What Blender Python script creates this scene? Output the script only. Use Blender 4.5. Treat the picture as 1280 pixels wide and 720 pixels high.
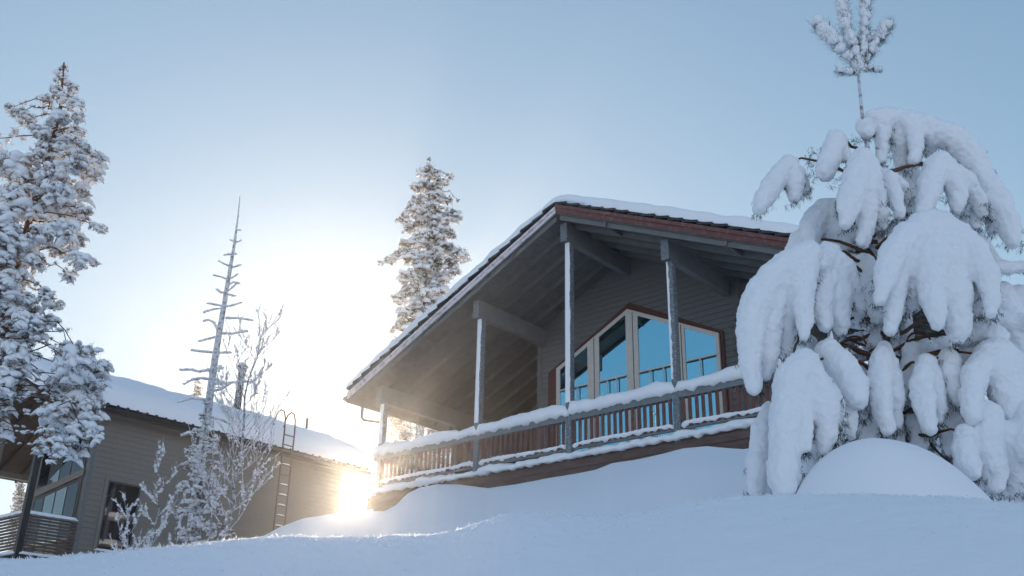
import bpy, bmesh, math, random
import numpy as np
from mathutils import Vector, Matrix, noise
random.seed(7); rng = np.random.default_rng(7)
for o in list(bpy.data.objects): bpy.data.objects.remove(o)
scn = bpy.context.scene; COL = scn.collection
R = math.radians

# ------------------------------------------------------------------ camera
F, TH, ROLL = 1244.95, 0.4093, 0.0213
cd = bpy.data.cameras.new('camera'); cam = bpy.data.objects.new('camera', cd); COL.objects.link(cam)
cd.sensor_width = 36; cd.lens = F / 1280 * 36; cd.clip_end = 6000; cd.clip_start = .05
cam.matrix_world = Matrix.Rotation(math.pi / 2 + TH, 4, 'X') @ Matrix.Rotation(ROLL, 4, 'Z')
scn.camera = cam

# ------------------------------------------------------------------ sky and sun
SUN_EL, SUN_AZ = R(11.56), R(-8.74)                     # azimuth from +Y towards +X
SUN = Vector((math.sin(SUN_AZ) * math.cos(SUN_EL), math.cos(SUN_AZ) * math.cos(SUN_EL), math.sin(SUN_EL)))
w = bpy.data.worlds.new('World'); scn.world = w; w.use_nodes = True
nt = w.node_tree; N = nt.nodes; L = nt.links; N.clear()
out = N.new('ShaderNodeOutputWorld'); bg = N.new('ShaderNodeBackground')
sky = N.new('ShaderNodeTexSky'); sky.sky_type = 'NISHITA'; sky.sun_disc = False
sky.sun_elevation = SUN_EL; sky.sun_rotation = SUN_AZ; sky.altitude = 300
sky.air_density = 1.0; sky.dust_density = 0.45; sky.ozone_density = 1.6
bg.inputs['Strength'].default_value = .15
# the sun itself and the bright aureole round it, seen in the sky
tc = N.new('ShaderNodeTexCoord'); dot = N.new('ShaderNodeVectorMath'); dot.operation = 'DOT_PRODUCT'
nrm = N.new('ShaderNodeVectorMath'); nrm.operation = 'NORMALIZE'
L.new(tc.outputs['Generated'], nrm.inputs[0]); L.new(nrm.outputs[0], dot.inputs[0]); dot.inputs[1].default_value = SUN
ac = N.new('ShaderNodeMath'); ac.operation = 'ARCCOSINE'; L.new(dot.outputs['Value'], ac.inputs[0])
# added gain: sky away from the sun brightened and warmed to fill the shaded snow
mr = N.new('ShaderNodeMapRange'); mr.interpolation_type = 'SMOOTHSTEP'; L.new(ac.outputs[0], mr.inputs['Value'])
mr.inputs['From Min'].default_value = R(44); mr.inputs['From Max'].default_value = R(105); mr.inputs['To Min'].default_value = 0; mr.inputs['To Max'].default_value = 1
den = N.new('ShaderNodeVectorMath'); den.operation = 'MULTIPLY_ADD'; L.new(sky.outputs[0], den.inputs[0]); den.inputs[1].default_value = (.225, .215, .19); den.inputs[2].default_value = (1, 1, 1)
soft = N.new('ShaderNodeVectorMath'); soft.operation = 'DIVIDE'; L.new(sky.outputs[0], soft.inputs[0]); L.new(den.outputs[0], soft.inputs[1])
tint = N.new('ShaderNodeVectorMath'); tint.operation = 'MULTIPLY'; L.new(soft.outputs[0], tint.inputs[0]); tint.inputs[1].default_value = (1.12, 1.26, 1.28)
fill_gain = N.new('ShaderNodeVectorMath'); fill_gain.operation = 'MULTIPLY_ADD'; fill_gain.inputs[0].default_value = (.62, .38, .38); L.new(mr.outputs[0], fill_gain.inputs[1]); fill_gain.inputs[2].default_value = (1, 1, 1)
gain = N.new('ShaderNodeVectorMath'); gain.operation = 'MULTIPLY'; L.new(tint.outputs[0], gain.inputs[0]); L.new(fill_gain.outputs[0], gain.inputs[1])
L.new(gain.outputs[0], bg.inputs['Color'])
def expo(width, power=1.0):
    m = N.new('ShaderNodeMath'); m.operation = 'DIVIDE'; L.new(ac.outputs[0], m.inputs[0]); m.inputs[1].default_value = width
    p = N.new('ShaderNodeMath'); p.operation = 'POWER'; L.new(m.outputs[0], p.inputs[0]); p.inputs[1].default_value = power
    q = N.new('ShaderNodeMath'); q.operation = 'MULTIPLY'; L.new(p.outputs[0], q.inputs[0]); q.inputs[1].default_value = -1
    e = N.new('ShaderNodeMath'); e.operation = 'EXPONENT'; L.new(q.outputs[0], e.inputs[0]); return e
def addbg(prev, e, col, strength):
    b = N.new('ShaderNodeBackground'); b.inputs['Color'].default_value = (*col, 1)
    m = N.new('ShaderNodeMath'); m.operation = 'MULTIPLY'; L.new(e.outputs[0], m.inputs[0]); m.inputs[1].default_value = strength
    L.new(m.outputs[0], b.inputs['Strength'])
    s = N.new('ShaderNodeAddShader'); L.new(prev.outputs[0], s.inputs[0]); L.new(b.outputs[0], s.inputs[1]); return s
s = addbg(bg, expo(R(.9), 4), (1, .86, .62), 22)
s = addbg(s, expo(R(6), 1), (1, .86, .66), .06)
s = addbg(s, expo(R(24), 1.3), (.92, .95, 1), .04)
L.new(s.outputs[0], out.inputs['Surface'])
sl = bpy.data.lights.new('sun', 'SUN'); sl.energy = 4.8; sl.angle = R(.5); sl.color = (1, .80, .58)
so = bpy.data.objects.new('sun', sl); COL.objects.link(so)
so.rotation_euler = (-SUN).to_track_quat('-Z', 'Y').to_euler()
vs = scn.view_settings; vs.view_transform = 'Standard'; vs.look = 'None'; vs.gamma = 1; vs.exposure = .69
try: vs.use_curve_mapping = False
except Exception: pass
scn.cycles.max_bounces = 6; scn.cycles.diffuse_bounces = 3; scn.cycles.glossy_bounces = 3

# ------------------------------------------------------------------ helpers
def ray(px, py):
    u, v = px - 640, py - 360; c, s_ = math.cos(-ROLL), math.sin(-ROLL)
    u, v = c * u - s_ * v, s_ * u + c * v
    X, Y = u / F, -v / F
    return Vector((X, math.cos(TH) - Y * math.sin(TH), math.sin(TH) + Y * math.cos(TH)))
def at(px, py, d):
    """point in the place at forward distance d (metres north of the viewpoint)"""
    r = ray(px, py); return r * (d / r.y)
def tag(o, label=None, cat=None, group=None, kind=None):
    if label: o['label'] = label
    if cat: o['category'] = cat
    if group: o['group'] = group
    if kind: o['kind'] = kind
    return o
def empty(name, loc, label, cat, group=None, rz=0):
    o = bpy.data.objects.new(name, None); COL.objects.link(o); o.location = loc; o.rotation_euler = (0, 0, rz)
    o.empty_display_size = .3
    return tag(o, label, cat, group)

class MB:
    def __init__(s): s.v = []; s.f = []
    def add(s, vs, fs):
        n = len(s.v); s.v.extend([tuple(v) for v in vs]); s.f.extend([tuple(i + n for i in f) for f in fs]); return s
    def box(s, a0, a1, b0, b1, z0, z1):
        return s.add([(a0,b0,z0),(a1,b0,z0),(a1,b1,z0),(a0,b1,z0),(a0,b0,z1),(a1,b0,z1),(a1,b1,z1),(a0,b1,z1)],
                     [(0,3,2,1),(4,5,6,7),(0,1,5,4),(1,2,6,5),(2,3,7,6),(3,0,4,7)])
    def sbox(s, a0, a1, b0, b1, zb, zt):
        """box in a whose bottom and top follow functions of a (sloping with the roof)"""
        return s.add([(a0,b0,zb(a0)),(a1,b0,zb(a1)),(a1,b1,zb(a1)),(a0,b1,zb(a0)),(a0,b0,zt(a0)),(a1,b0,zt(a1)),(a1,b1,zt(a1)),(a0,b1,zt(a0))],
                     [(0,3,2,1),(4,5,6,7),(0,1,5,4),(1,2,6,5),(2,3,7,6),(3,0,4,7)])
    def prism(s, poly, b0, b1):
        """polygon in (a,z) extruded along b"""
        n = len(poly)
        vs = [(a, b0, z) for a, z in poly] + [(a, b1, z) for a, z in poly]
        fs = [tuple(range(n)), tuple(range(2*n-1, n-1, -1))] + [(i, i+n, (i+1) % n + n, (i+1) % n) for i in range(n)]
        return s.add(vs, fs)
    def tube(s, pts, rs, n=6, cap=True):
        pts = [Vector(p) for p in pts]
        if not hasattr(rs, '__len__'): rs = [rs] * len(pts)
        base = len(s.v); up = Vector((0, 0, 1))
        for i, p in enumerate(pts):
            d = (pts[min(i+1, len(pts)-1)] - pts[max(i-1, 0)])
            if d.length < 1e-9: d = Vector((0, 0, 1))
            d.normalize(); x = d.cross(up if abs(d.z) < .95 else Vector((1, 0, 0))).normalized(); y = d.cross(x)
            for k in range(n):
                t = 2 * math.pi * k / n; q = p + (x * math.cos(t) + y * math.sin(t)) * rs[i]; s.v.append(tuple(q))
        for i in range(len(pts) - 1):
            for k in range(n):
                a = base + i*n + k; b = base + i*n + (k+1) % n
                s.f.append((a, a+n, b+n, b))
        if cap:
            s.f.append(tuple(base + k for k in range(n))); s.f.append(tuple(base + (len(pts)-1)*n + k for k in range(n-1, -1, -1)))
        return s
    def build(s, name, mat, parent=None, smooth=False, bevel=0):
        me = bpy.data.meshes.new(name); me.from_pydata(s.v, [], s.f); me.materials.append(mat)
        bm = bmesh.new(); bm.from_mesh(me); bmesh.ops.recalc_face_normals(bm, faces=bm.faces)
        if bevel: bmesh.ops.bevel(bm, geom=bm.edges[:], offset=bevel, segments=1, affect='EDGES')
        bm.to_mesh(me); bm.free()
        if smooth: me.shade_smooth()
        o = bpy.data.objects.new(name, me); COL.objects.link(o); o.parent = parent; return o

def npmesh(name, V, Fc, mat, parent=None, smooth=True):
    """fast mesh from arrays: Fc is an (n,k) index array"""
    V = np.asarray(V, dtype=np.float32); Fc = np.asarray(Fc, dtype=np.int32)
    me = bpy.data.meshes.new(name); k = Fc.shape[1]
    me.vertices.add(len(V)); me.vertices.foreach_set('co', V.ravel())
    me.loops.add(Fc.size); me.loops.foreach_set('vertex_index', Fc.ravel())
    me.polygons.add(len(Fc)); me.polygons.foreach_set('loop_start', np.arange(0, Fc.size, k, dtype=np.int32))
    me.polygons.foreach_set('loop_total', np.full(len(Fc), k, dtype=np.int32))
    me.update(calc_edges=True); me.validate()
    me.materials.append(mat)
    if smooth: me.shade_smooth()
    o = bpy.data.objects.new(name, me); COL.objects.link(o); o.parent = parent; return o

# ------------------------------------------------------------------ materials
def mat(name, col, rough=.7, var=.15, scale=8, bump=.2, bscale=40, metallic=0, col2=None, stretch=None, thr=None, spec=.4, sss=0):
    m = bpy.data.materials.new(name); m.use_nodes = True; t = m.node_tree; n = t.nodes; l = t.links
    b = n['Principled BSDF']; b.inputs['Roughness'].default_value = rough; b.inputs['Metallic'].default_value = metallic
    b.inputs['Specular IOR Level'].default_value = spec
    tcn = n.new('ShaderNodeTexCoord'); vec = tcn.outputs['Object']
    if stretch:
        mp = n.new('ShaderNodeMapping'); mp.inputs['Scale'].default_value = stretch; l.new(vec, mp.inputs[0]); vec = mp.outputs[0]
    nz = n.new('ShaderNodeTexNoise'); nz.inputs['Scale'].default_value = scale; nz.inputs['Detail'].default_value = 6; l.new(vec, nz.inputs[0])
    rp = n.new('ShaderNodeValToRGB')
    c2 = col2 or tuple(min(1, c * (1 + var)) for c in col); c1 = col if col2 else tuple(c * (1 - var) for c in col)
    rp.color_ramp.elements[0].color = (*c1, 1); rp.color_ramp.elements[1].color = (*c2, 1)
    lo, hi = thr or (.3, .7); rp.color_ramp.elements[0].position = lo; rp.color_ramp.elements[1].position = hi
    l.new(nz.outputs[0], rp.inputs[0]); l.new(rp.outputs[0], b.inputs['Base Color'])
    if bump:
        nb = n.new('ShaderNodeTexNoise'); nb.inputs['Scale'].default_value = bscale; nb.inputs['Detail'].default_value = 5; l.new(vec, nb.inputs[0])
        bp = n.new('ShaderNodeBump'); bp.inputs['Strength'].default_value = bump; bp.inputs['Distance'].default_value = .02
        l.new(nb.outputs[0], bp.inputs['Height']); l.new(bp.outputs[0], b.inputs['Normal'])
    if sss:
        b.inputs['Subsurface Weight'].default_value = sss; b.inputs['Subsurface Radius'].default_value = (.06, .05, .045); b.inputs['Subsurface Scale'].default_value = 1
    return m
SNOWC = (.88, .89, .92)
M = {}
def snow_mat(name, bump, bscale, sparkle=False, dist=.02):
    m = bpy.data.materials.new(name); m.use_nodes = True; t = m.node_tree; n = t.nodes; l = t.links
    b = n['Principled BSDF']; b.inputs['Base Color'].default_value = (*SNOWC, 1); b.inputs['Roughness'].default_value = .75
    b.inputs['Specular IOR Level'].default_value = .25
    tcn = n.new('ShaderNodeTexCoord')
    n1 = n.new('ShaderNodeTexNoise'); n1.inputs['Scale'].default_value = bscale; n1.inputs['Detail'].default_value = 8; n1.inputs['Roughness'].default_value = .6
    l.new(tcn.outputs['Object'], n1.inputs[0])
    n2 = n.new('ShaderNodeTexNoise'); n2.inputs['Scale'].default_value = bscale * 12; n2.inputs['Detail'].default_value = 2
    l.new(tcn.outputs['Object'], n2.inputs[0])
    ad = n.new('ShaderNodeMath'); ad.operation = 'MULTIPLY_ADD'; l.new(n2.outputs[0], ad.inputs[0]); ad.inputs[1].default_value = .12; l.new(n1.outputs[0], ad.inputs[2])
    bp = n.new('ShaderNodeBump'); bp.inputs['Strength'].default_value = bump; bp.inputs['Distance'].default_value = dist
    l.new(ad.outputs[0], bp.inputs['Height']); l.new(bp.outputs[0], b.inputs['Normal'])
    return m
M['ground_snow'] = snow_mat('ground snow', .35, 5, dist=.03)
M['snow'] = snow_mat('settled snow', .4, 9, dist=.03)
M['tree_snow'] = snow_mat('tree snow', .8, 16, dist=.022)
b = M['tree_snow'].node_tree.nodes['Principled BSDF']
M['siding'] = mat('grey painted siding', (.16, .165, .168), .65, .12, 6, .15, 60, stretch=(1, 1, 8))
M['siding_warm'] = mat('taupe painted siding', (.20, .182, .162), .65, .1, 6, .15, 60, stretch=(1, 1, 8))
M['soffit'] = mat('dark grey soffit boards', (.15, .152, .148), .7, .15, 5, .2, 30, stretch=(1, 1, 1))
M['soffit_dark'] = mat('dark brown soffit boards', (.045, .036, .032), .75, .2, 5, .2, 30)
M['rafter'] = mat('grey rafter paint', (.15, .155, .155), .6, .12, 5, .2, 30)
M['beam'] = mat('grey beam paint', (.17, .18, .185), .6, .1, 5, .2, 30)
M['post'] = mat('blue grey post paint with frost', (.13, .15, .17), .6, .0, 30, .3, 60, col2=(.45, .49, .54), thr=(.5, .78))
M['rail'] = mat('grey rail paint', (.17, .195, .21), .6, .12, 10, .2, 40)
M['baluster'] = mat('red brown baluster paint', (.13, .055, .048), .6, .25, 12, .2, 40)
M['deck'] = mat('brown deck boards', (.12, .08, .068), .7, .25, 3, .3, 30, stretch=(1, 1, 6))
M['deck_dark'] = mat('dark brown joist', (.05, .036, .03), .8, .2, 4, .2, 30)
M['red'] = mat('red brown verge paint with frost', (.13, .052, .045), .55, .0, 9, .2, 40, col2=(.28, .13, .12), thr=(.5, .8))
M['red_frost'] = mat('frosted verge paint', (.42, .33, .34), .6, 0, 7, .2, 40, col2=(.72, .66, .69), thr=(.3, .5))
M['trim'] = mat('red brown window trim', (.095, .03, .026), .55, .15, 9, .1, 40)
M['frame'] = mat('cream window frame', (.66, .63, .59), .5, .05, 9, .05, 40)
M['tile'] = mat('dark concrete roof tile', (.045, .045, .047), .8, .3, 12, .4, 50)
M['metal'] = mat('weathered zinc', (.20, .21, .22), .4, .2, 12, .1, 60, metallic=.6)
M['dark_metal'] = mat('black painted metal', (.03, .03, .033), .45, .2, 12, .1, 60, metallic=.3)
M['rust'] = mat('rusty ladder steel', (.11, .07, .05), .6, .3, 12, .2, 60, metallic=.2)
M['dark_frame'] = mat('dark window frame', (.07, .06, .055), .5, .1, 9, .05, 40)
M['curtain'] = mat('pale curtain', (.5, .5, .47), .9, .1, 20, .3, 30)
M['bark'] = mat('red pine bark', (.11, .055, .032), .9, .4, 9, .9, 22, stretch=(1, 1, .4))
M['bark_frost'] = mat('frosted bark', (.10, .085, .08), .9, .0, 14, .6, 40, col2=(.55, .58, .63), thr=(.38, .58))
M['snag'] = mat('hoar covered bark', (.26, .24, .24), .9, .0, 16, .7, 40, col2=(.66, .68, .73), thr=(.36, .52))
M['twig'] = mat('frosted twig', (.26, .21, .20), .85, 0, 25, .3, 60, col2=(.68, .68, .72), thr=(.32, .56))
def needle_mat(name, c1, c2, thr=(.4, .65), transl=.45):
    m = mat(name, c1, .8, 0, 9, 0, col2=c2, thr=thr); t = m.node_tree; n = t.nodes; l = t.links
    tr = n.new('ShaderNodeBsdfTranslucent'); mx = n.new('ShaderNodeMixShader'); mx.inputs[0].default_value = transl
    rp = [x for x in n if x.type == 'VALTORGB'][0]; l.new(rp.outputs[0], tr.inputs[0])
    l.new(n['Principled BSDF'].outputs[0], mx.inputs[1]); l.new(tr.outputs[0], mx.inputs[2])
    l.new(mx.outputs[0], n['Material Output'].inputs['Surface']); return m
M['needle'] = needle_mat('frosted brown green needles', (.10, .065, .038), (.34, .27, .23))
M['needle_far'] = needle_mat('frosted warm needles', (.12, .085, .05), (.38, .29, .22))
M['needle_dark'] = needle_mat('dark green needles rimmed with frost', (.028, .036, .026), (.26, .29, .31), (.56, .74), .2)
def glass_mat(name, dark, tint, fac):
    m = bpy.data.materials.new(name); m.use_nodes = True; t = m.node_tree; n = t.nodes; l = t.links
    d = n['Principled BSDF']; d.inputs['Base Color'].default_value = (*dark, 1); d.inputs['Roughness'].default_value = .5; d.inputs['Specular IOR Level'].default_value = 0
    g = n.new('ShaderNodeBsdfGlossy'); g.inputs['Color'].default_value = (*tint, 1); g.inputs['Roughness'].default_value = .015
    mx = n.new('ShaderNodeMixShader'); mx.inputs[0].default_value = fac
    l.new(d.outputs[0], mx.inputs[1]); l.new(g.outputs[0], mx.inputs[2]); l.new(mx.outputs[0], n['Material Output'].inputs['Surface']); return m
M['glass'] = glass_mat('coated blue glass', (.012, .02, .026), (.34, .82, 1.0), .62)
M['glass_dark'] = glass_mat('dark glass', (.012, .014, .018), (.7, .8, .9), .16)
M['snowdash'] = M['snow']

# ------------------------------------------------------------------ snow strips, lumps, needles
def snow_strip(p0, p1, w_, h, name, parent, step=.09, sag=.3, seed=0, matn='snow', rise=None, drop=.05):
    """lumpy loaf of snow lying along the line p0-p1; h may vary at random, ends rounded"""
    p0, p1 = Vector(p0), Vector(p1); d = p1 - p0; n = max(4, int(d.length / step)); dn = d.normalized()
    side = Vector((dn.y, -dn.x, 0)).normalized(); K = 9; V = []; Fs = []
    for i in range(n + 1):
        t = i / n; e = min(1, math.sqrt(max(0.0, min(t, 1 - t) * d.length / .10 + .02)))
        q = p0 + d * t
        nz = noise.noise(Vector((i * step * 1.1, seed * 7.3, 0))); nz2 = noise.noise(Vector((i * step * 5, seed * 3.1, 4)))
        hh = h * (1 + sag * nz + .16 * nz2) * e; ww = w_ * .5 * (1 + .16 * nz2 + .1 * nz) * (.55 + .45 * e)
        for k in range(K):
            a = math.pi * k / (K - 1)
            n3 = noise.noise(Vector((i * step * 4, k * .8, seed + 9)))
            dr = -drop * (1 if k in (0, K-1) else 0) * max(0, .5 + 2.2 * noise.noise(Vector((i * step * 6, k, seed + 3))))
            V.append(q + side * (math.cos(a) * ww * (1 + .12 * n3)) + Vector((0, 0, (math.sin(a) ** .7) * hh * (1 + .1 * n3) + dr)))
    for i in range(n):
        for k in range(K - 1):
            a = i * K + k; Fs.append((a, a + 1, a + K + 1, a + K))
        Fs.append((i * K + K - 1, i * K, (i + 1) * K, (i + 1) * K + K - 1))
    Fs.append(tuple(range(K - 1, -1, -1))); Fs.append(tuple(n * K + k for k in range(K)))
    mb = MB(); mb.add(V, Fs); return mb.build(name, M[matn], parent, smooth=True)

def ico(sub):
    bm = bmesh.new(); bmesh.ops.create_icosphere(bm, subdivisions=sub, radius=1)
    V = np.array([v.co[:] for v in bm.verts]); Fc = np.array([[v.index for v in f.verts] for f in bm.faces]); bm.free(); return V, Fc
ICO1, ICO2 = ico(1), ico(2)
class Lumps:
    """many irregular little snow pads collected in one mesh (one crown's snow)"""
    def __init__(s, tpl=ICO2): s.V = []; s.F = []; s.n = 0; s.t = tpl
    def add(s, p, r, sx=1.0, sy=1.0, sz=.6, ang=0, droop=0):
        V, Fc = s.t; ph = rng.uniform(0, 6.28, 3); fr = rng.uniform(1.6, 3.2, 3)
        k = 1 + .20 * np.sin(V[:, 0] * fr[0] + ph[0]) + .16 * np.sin(V[:, 1] * fr[1] * 1.4 + ph[1]) + .12 * np.sin(V[:, 2] * fr[2] * 2 + ph[2]) + rng.uniform(-.06, .06, len(V))
        Q = V * k[:, None] * r * np.array([sx, sy, sz])
        Q[:, 2] -= droop * (Q[:, 0] ** 2) / max(r, 1e-6)
        c, s_ = math.cos(ang), math.sin(ang)
        X = Q[:, 0] * c - Q[:, 1] * s_; Y = Q[:, 0] * s_ + Q[:, 1] * c; Q[:, 0] = X; Q[:, 1] = Y
        s.V.append(Q + np.array(p)); s.F.append(Fc + s.n); s.n += len(V)
    def build(s, name, m, parent): return npmesh(name, np.vstack(s.V), np.vstack(s.F), m, parent)
class Needles:
    def __init__(s): s.V = []; s.n = 0
    def burst(s, p, r, n=14, w_=.02, dirn=None, spread=1.0):
        d = rng.normal(size=(n, 3)); d /= np.linalg.norm(d, axis=1)[:, None]
        if dirn is not None: d = d * spread + np.array(dirn); d /= np.linalg.norm(d, axis=1)[:, None]
        q = rng.normal(size=(n, 3)); q = np.cross(d, q); q /= np.linalg.norm(q, axis=1)[:, None] + 1e-9
        p = np.array(p); base = p + rng.normal(size=(n, 3)) * r * .25; ln = r * rng.uniform(.55, 1.15, n)
        A = base - q * w_ * .5; B = base + q * w_ * .5; C = base + d * ln[:, None]
        T = np.stack([A, B, C], 1).reshape(-1, 3); s.V.append(T)
    def build(s, name, m, parent):
        V = np.vstack(s.V); Fc = np.arange(len(V)).reshape(-1, 3); return npmesh(name, V, Fc, m, parent, smooth=False)

# ------------------------------------------------------------------ ground
PSI = .7175
A_ = Vector((math.cos(PSI), -math.sin(PSI), 0)); B_ = Vector((math.sin(PSI), math.cos(PSI), 0))
HO = Vector((1.3586, 21.5382, 6.1317)); LO = Vector((-11.5188, 27.1847, 7.8522))
def azel(px, py):
    r = ray(px, py); return math.atan2(r.x, r.y), math.atan2(r.z, math.hypot(r.x, r.y))
def table(pts):
    q = sorted(azel(*p) for p in pts); return np.array([a for a, e in q]), np.array([e for a, e in q])
C1 = table([(-700,735),(-300,722),(0,703),(100,697),(180,689),(260,681),(330,675),(400,673.5),(480,673),(540,671),(575,664),(600,656),(625,648),(650,644),(700,647),(740,649),(780,647),(815,640),(850,632),(890,627),(930,625),(1000,622),(1100,622),(1200,626),(1280,634),(1500,650),(1900,690)])
C2 = table([(-700,760),(-300,745),(0,725),(200,705),(320,676),(350,660),(380,650),(430,642),(480,641),(495,634),(510,620),(525,613),(545,609),(570,609.5),(610,614),(650,608),(700,600),(745,592),(765,585),(790,582),(830,574),(855,568),(885,566),(930,571),(1000,565),(1100,556),(1280,560),(1500,590),(1900,650)])
def house_dist(az):
    """distance to a line half a metre in front of the deck edge"""
    dx, dy = math.sin(az), math.cos(az); den = dx * B_.x + dy * B_.y
    k = HO.dot(B_) - .75
    if den < .2: return 18
    return k / den
def crest_r(az): return 3.0 + .12 * math.sin(az * 7 + 1)
def gaz(az):
    e1 = float(np.interp(az, *C1)); e2 = float(np.interp(az, *C2))
    r1 = crest_r(az); r2 = min(24.6, max(15, house_dist(az)))
    z1 = r1 * math.tan(e1); z2 = r2 * math.tan(e2)
    dip = z1 + .10 * 1
    left = 1 / (1 + math.exp((az - R(-12)) / R(1.2)))         # left of the gap the ground drops towards the lower cabin
    zb = z2 * (1 - left) + 3.45 * left
    return [0, .8, r1 - .75, r1 - .16, r1, r1 + .22, r1 + .8, 6.2, 9.5, r2 - 6, r2 - 1.6, r2, r2 + 3, r2 + 12, 80, 300, 2500], \
           [-.95, -.62, z1 - .245, z1 - .028, z1, z1 - .028, z1 - .10, z1 + .12, z1 + .12 + (z2 - z1) * .08, z2 * .60 + z1 * .40, z2 - .30, z2, zb - .1, zb - .6, 1.5, -3, -40]
def pchip(xs, ys):
    xs = np.array(xs, float); ys = np.array(ys, float); h = np.diff(xs); dl = np.diff(ys) / h; m = np.zeros_like(xs)
    for i in range(1, len(xs) - 1):
        if dl[i-1] * dl[i] > 0:
            w1, w2 = 2*h[i] + h[i-1], h[i] + 2*h[i-1]; m[i] = (w1 + w2) / (w1/dl[i-1] + w2/dl[i])
    m[0], m[-1] = dl[0], dl[-1]
    def f(x):
        i = np.clip(np.searchsorted(xs, x) - 1, 0, len(xs) - 2); t = (x - xs[i]) / h[i]
        return ((1+2*t)*(1-t)**2*ys[i] + t*(1-t)**2*h[i]*m[i] + t*t*(3-2*t)*ys[i+1] + t*t*(t-1)*h[i]*m[i+1])
    return f
MOUND = at(1098, 600, 7.9)
_gc = {}
MH = [0]
def gz(x, y):
    az = math.atan2(x, y); r = math.hypot(x, y)
    azc = max(R(-75), min(R(75), az)); k = round(azc, 5)
    if k not in _gc: _gc[k] = pchip(*gaz(azc))
    z = float(_gc[k](np.float64(r)))
    back = min(1, max(0, (abs(az) - R(60)) / R(50))); z = z * (1 - back) + (-.95 - .02 * r) * back
    dx, dy = x - MOUND.x, y - MOUND.y
    rr = math.sqrt((dx / 1.35) ** 2 + (dy / 1.05) ** 2) if dx > 0 else math.sqrt((dx / 1.1) ** 2 + (dy / 1.05) ** 2)
    if rr < 1: z += MH[0] * (1 - rr ** 2.4) ** 1.3 * (1 + .05 * noise.noise(Vector((x * 1.7, y * 1.7, 2))))
    sm = min(1, r / 6) ** 1.5; near = 1 / (1 + (r / 45))
    z += (.030 * noise.noise(Vector((x * .8, y * .8, 0))) + .010 * noise.noise(Vector((x * 2.6, y * 2.6, 3)))) * sm * near
    if 1.8 < r < 4.4 and abs(az) < 1:
        k = max(0, 1 - abs(r - 3.0) / 1.3); z += (.006 * noise.noise(Vector((x * 14, y * 14, 5))) + .004 * noise.noise(Vector((x * 45, y * 45, 8)))) * k
    return z
MH[0] = math.hypot(MOUND.x, MOUND.y) * math.tan(R(14.35)) - gz(MOUND.x, MOUND.y)
rad = np.concatenate([np.linspace(.25, 1.9, 12), np.linspace(1.93, 2.75, 40), np.linspace(2.76, 3.3, 60), np.linspace(3.33, 6, 60), np.linspace(6.1, 10, 44), np.linspace(10.2, 27, 90), np.geomspace(28, 2500, 34)])
azs = np.concatenate([np.radians(np.linspace(-180, -36, 40)), np.radians(np.linspace(-33, 33, 560)), np.radians(np.linspace(36, 180, 40))])[:-1]
V = [(0, 0, -.95)]; Fq = []; na = len(azs)
for r in rad:
    for a in azs:
        x, y = r * math.sin(a), r * math.cos(a); V.append((x, y, gz(x, y)))
for i in range(len(rad) - 1):
    for j in range(na):
        a, b2 = 1 + i*na + j, 1 + i*na + (j+1) % na; Fq.append((a, b2, b2 + na, a + na))
cen = MB(); cen.v = V; cen.f = Fq + [(0, 1 + (j+1) % na, 1 + j) for j in range(na)]
me = bpy.data.meshes.new('snow_ground'); me.from_pydata(cen.v, [], cen.f); me.materials.append(M['ground_snow']); me.shade_smooth()
bm = bmesh.new(); bm.from_mesh(me); bmesh.ops.recalc_face_normals(bm, faces=bm.faces); bm.to_mesh(me); bm.free()
g = bpy.data.objects.new('snow_ground', me); COL.objects.link(g); tag(g, kind='structure')
# loose hoar crystals standing on the snow, thickest along the wind-blown crest
hn = Needles()
for i in range(8000):
    az = R(random.uniform(-30, 30)); r = crest_r(az) + random.gauss(0, (.022 if i < 4200 else .06) if i < 6200 else .35)
    if r < 2: continue
    x, y = r * math.sin(az), r * math.cos(az)
    hn.burst((x, y, gz(x, y)), random.uniform(.004, .010) * (1.5 if i % 9 == 0 else 1), 3, .0045, dirn=(0, 0, .7))
hm = bpy.data.materials.new('hoar crystal'); hm.use_nodes = True; t = hm.node_tree; pb = t.nodes['Principled BSDF']
pb.inputs['Base Color'].default_value = (.9, .9, .92, 1); pb.inputs['Roughness'].default_value = .25
tr = t.nodes.new('ShaderNodeBsdfTranslucent'); tr.inputs[0].default_value = (.9, .9, .92, 1); mx = t.nodes.new('ShaderNodeMixShader'); mx.inputs[0].default_value = .6
t.links.new(pb.outputs[0], mx.inputs[1]); t.links.new(tr.outputs[0], mx.inputs[2]); t.links.new(mx.outputs[0], t.nodes['Material Output'].inputs['Surface'])
tag(hn.build('hoar_crystals', hm, None), kind='stuff')
# ------------------------------------------------------------------ roof builder shared by both houses
T = math.tan(.4338)
def boards(mb, a0, a1, z0, topf, b, step=.145, out_=.024, axis='a'):
    """lapped boards on a wall facing -b (axis a) or facing +a (axis b)"""
    z = z0
    while True:
        z1 = z + step
        lo, hi = a0, a1
        if axis == 'a':
            # clip the ends to the roof slope
            tries = 60; xs = [a0 + (a1 - a0) * i / tries for i in range(tries + 1)]; ok = [x for x in xs if topf(x) > z + .02]
            if not ok: break
            lo, hi = min(ok), max(ok)
            ok1 = [x for x in xs if topf(x) > z1]
            lo1, hi1 = (min(ok1), max(ok1)) if ok1 else ((lo + hi) / 2, (lo + hi) / 2)
            mb.add([(lo, b - out_, z), (hi, b - out_, z), (hi1, b - .001, z1), (lo1, b - .001, z1), (lo, b, z), (hi, b, z)], [(0,1,2,3), (0,4,5,1)])
        else:
            if z > topf: break
            z1 = min(z1, topf)
            mb.add([(b + out_, a0, z), (b + out_, a1, z), (b + .001, a1, z1), (b + .001, a0, z1), (b, a0, z), (b, a1, z)], [(0,1,2,3), (0,4,5,1)])
        z += step
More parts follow.
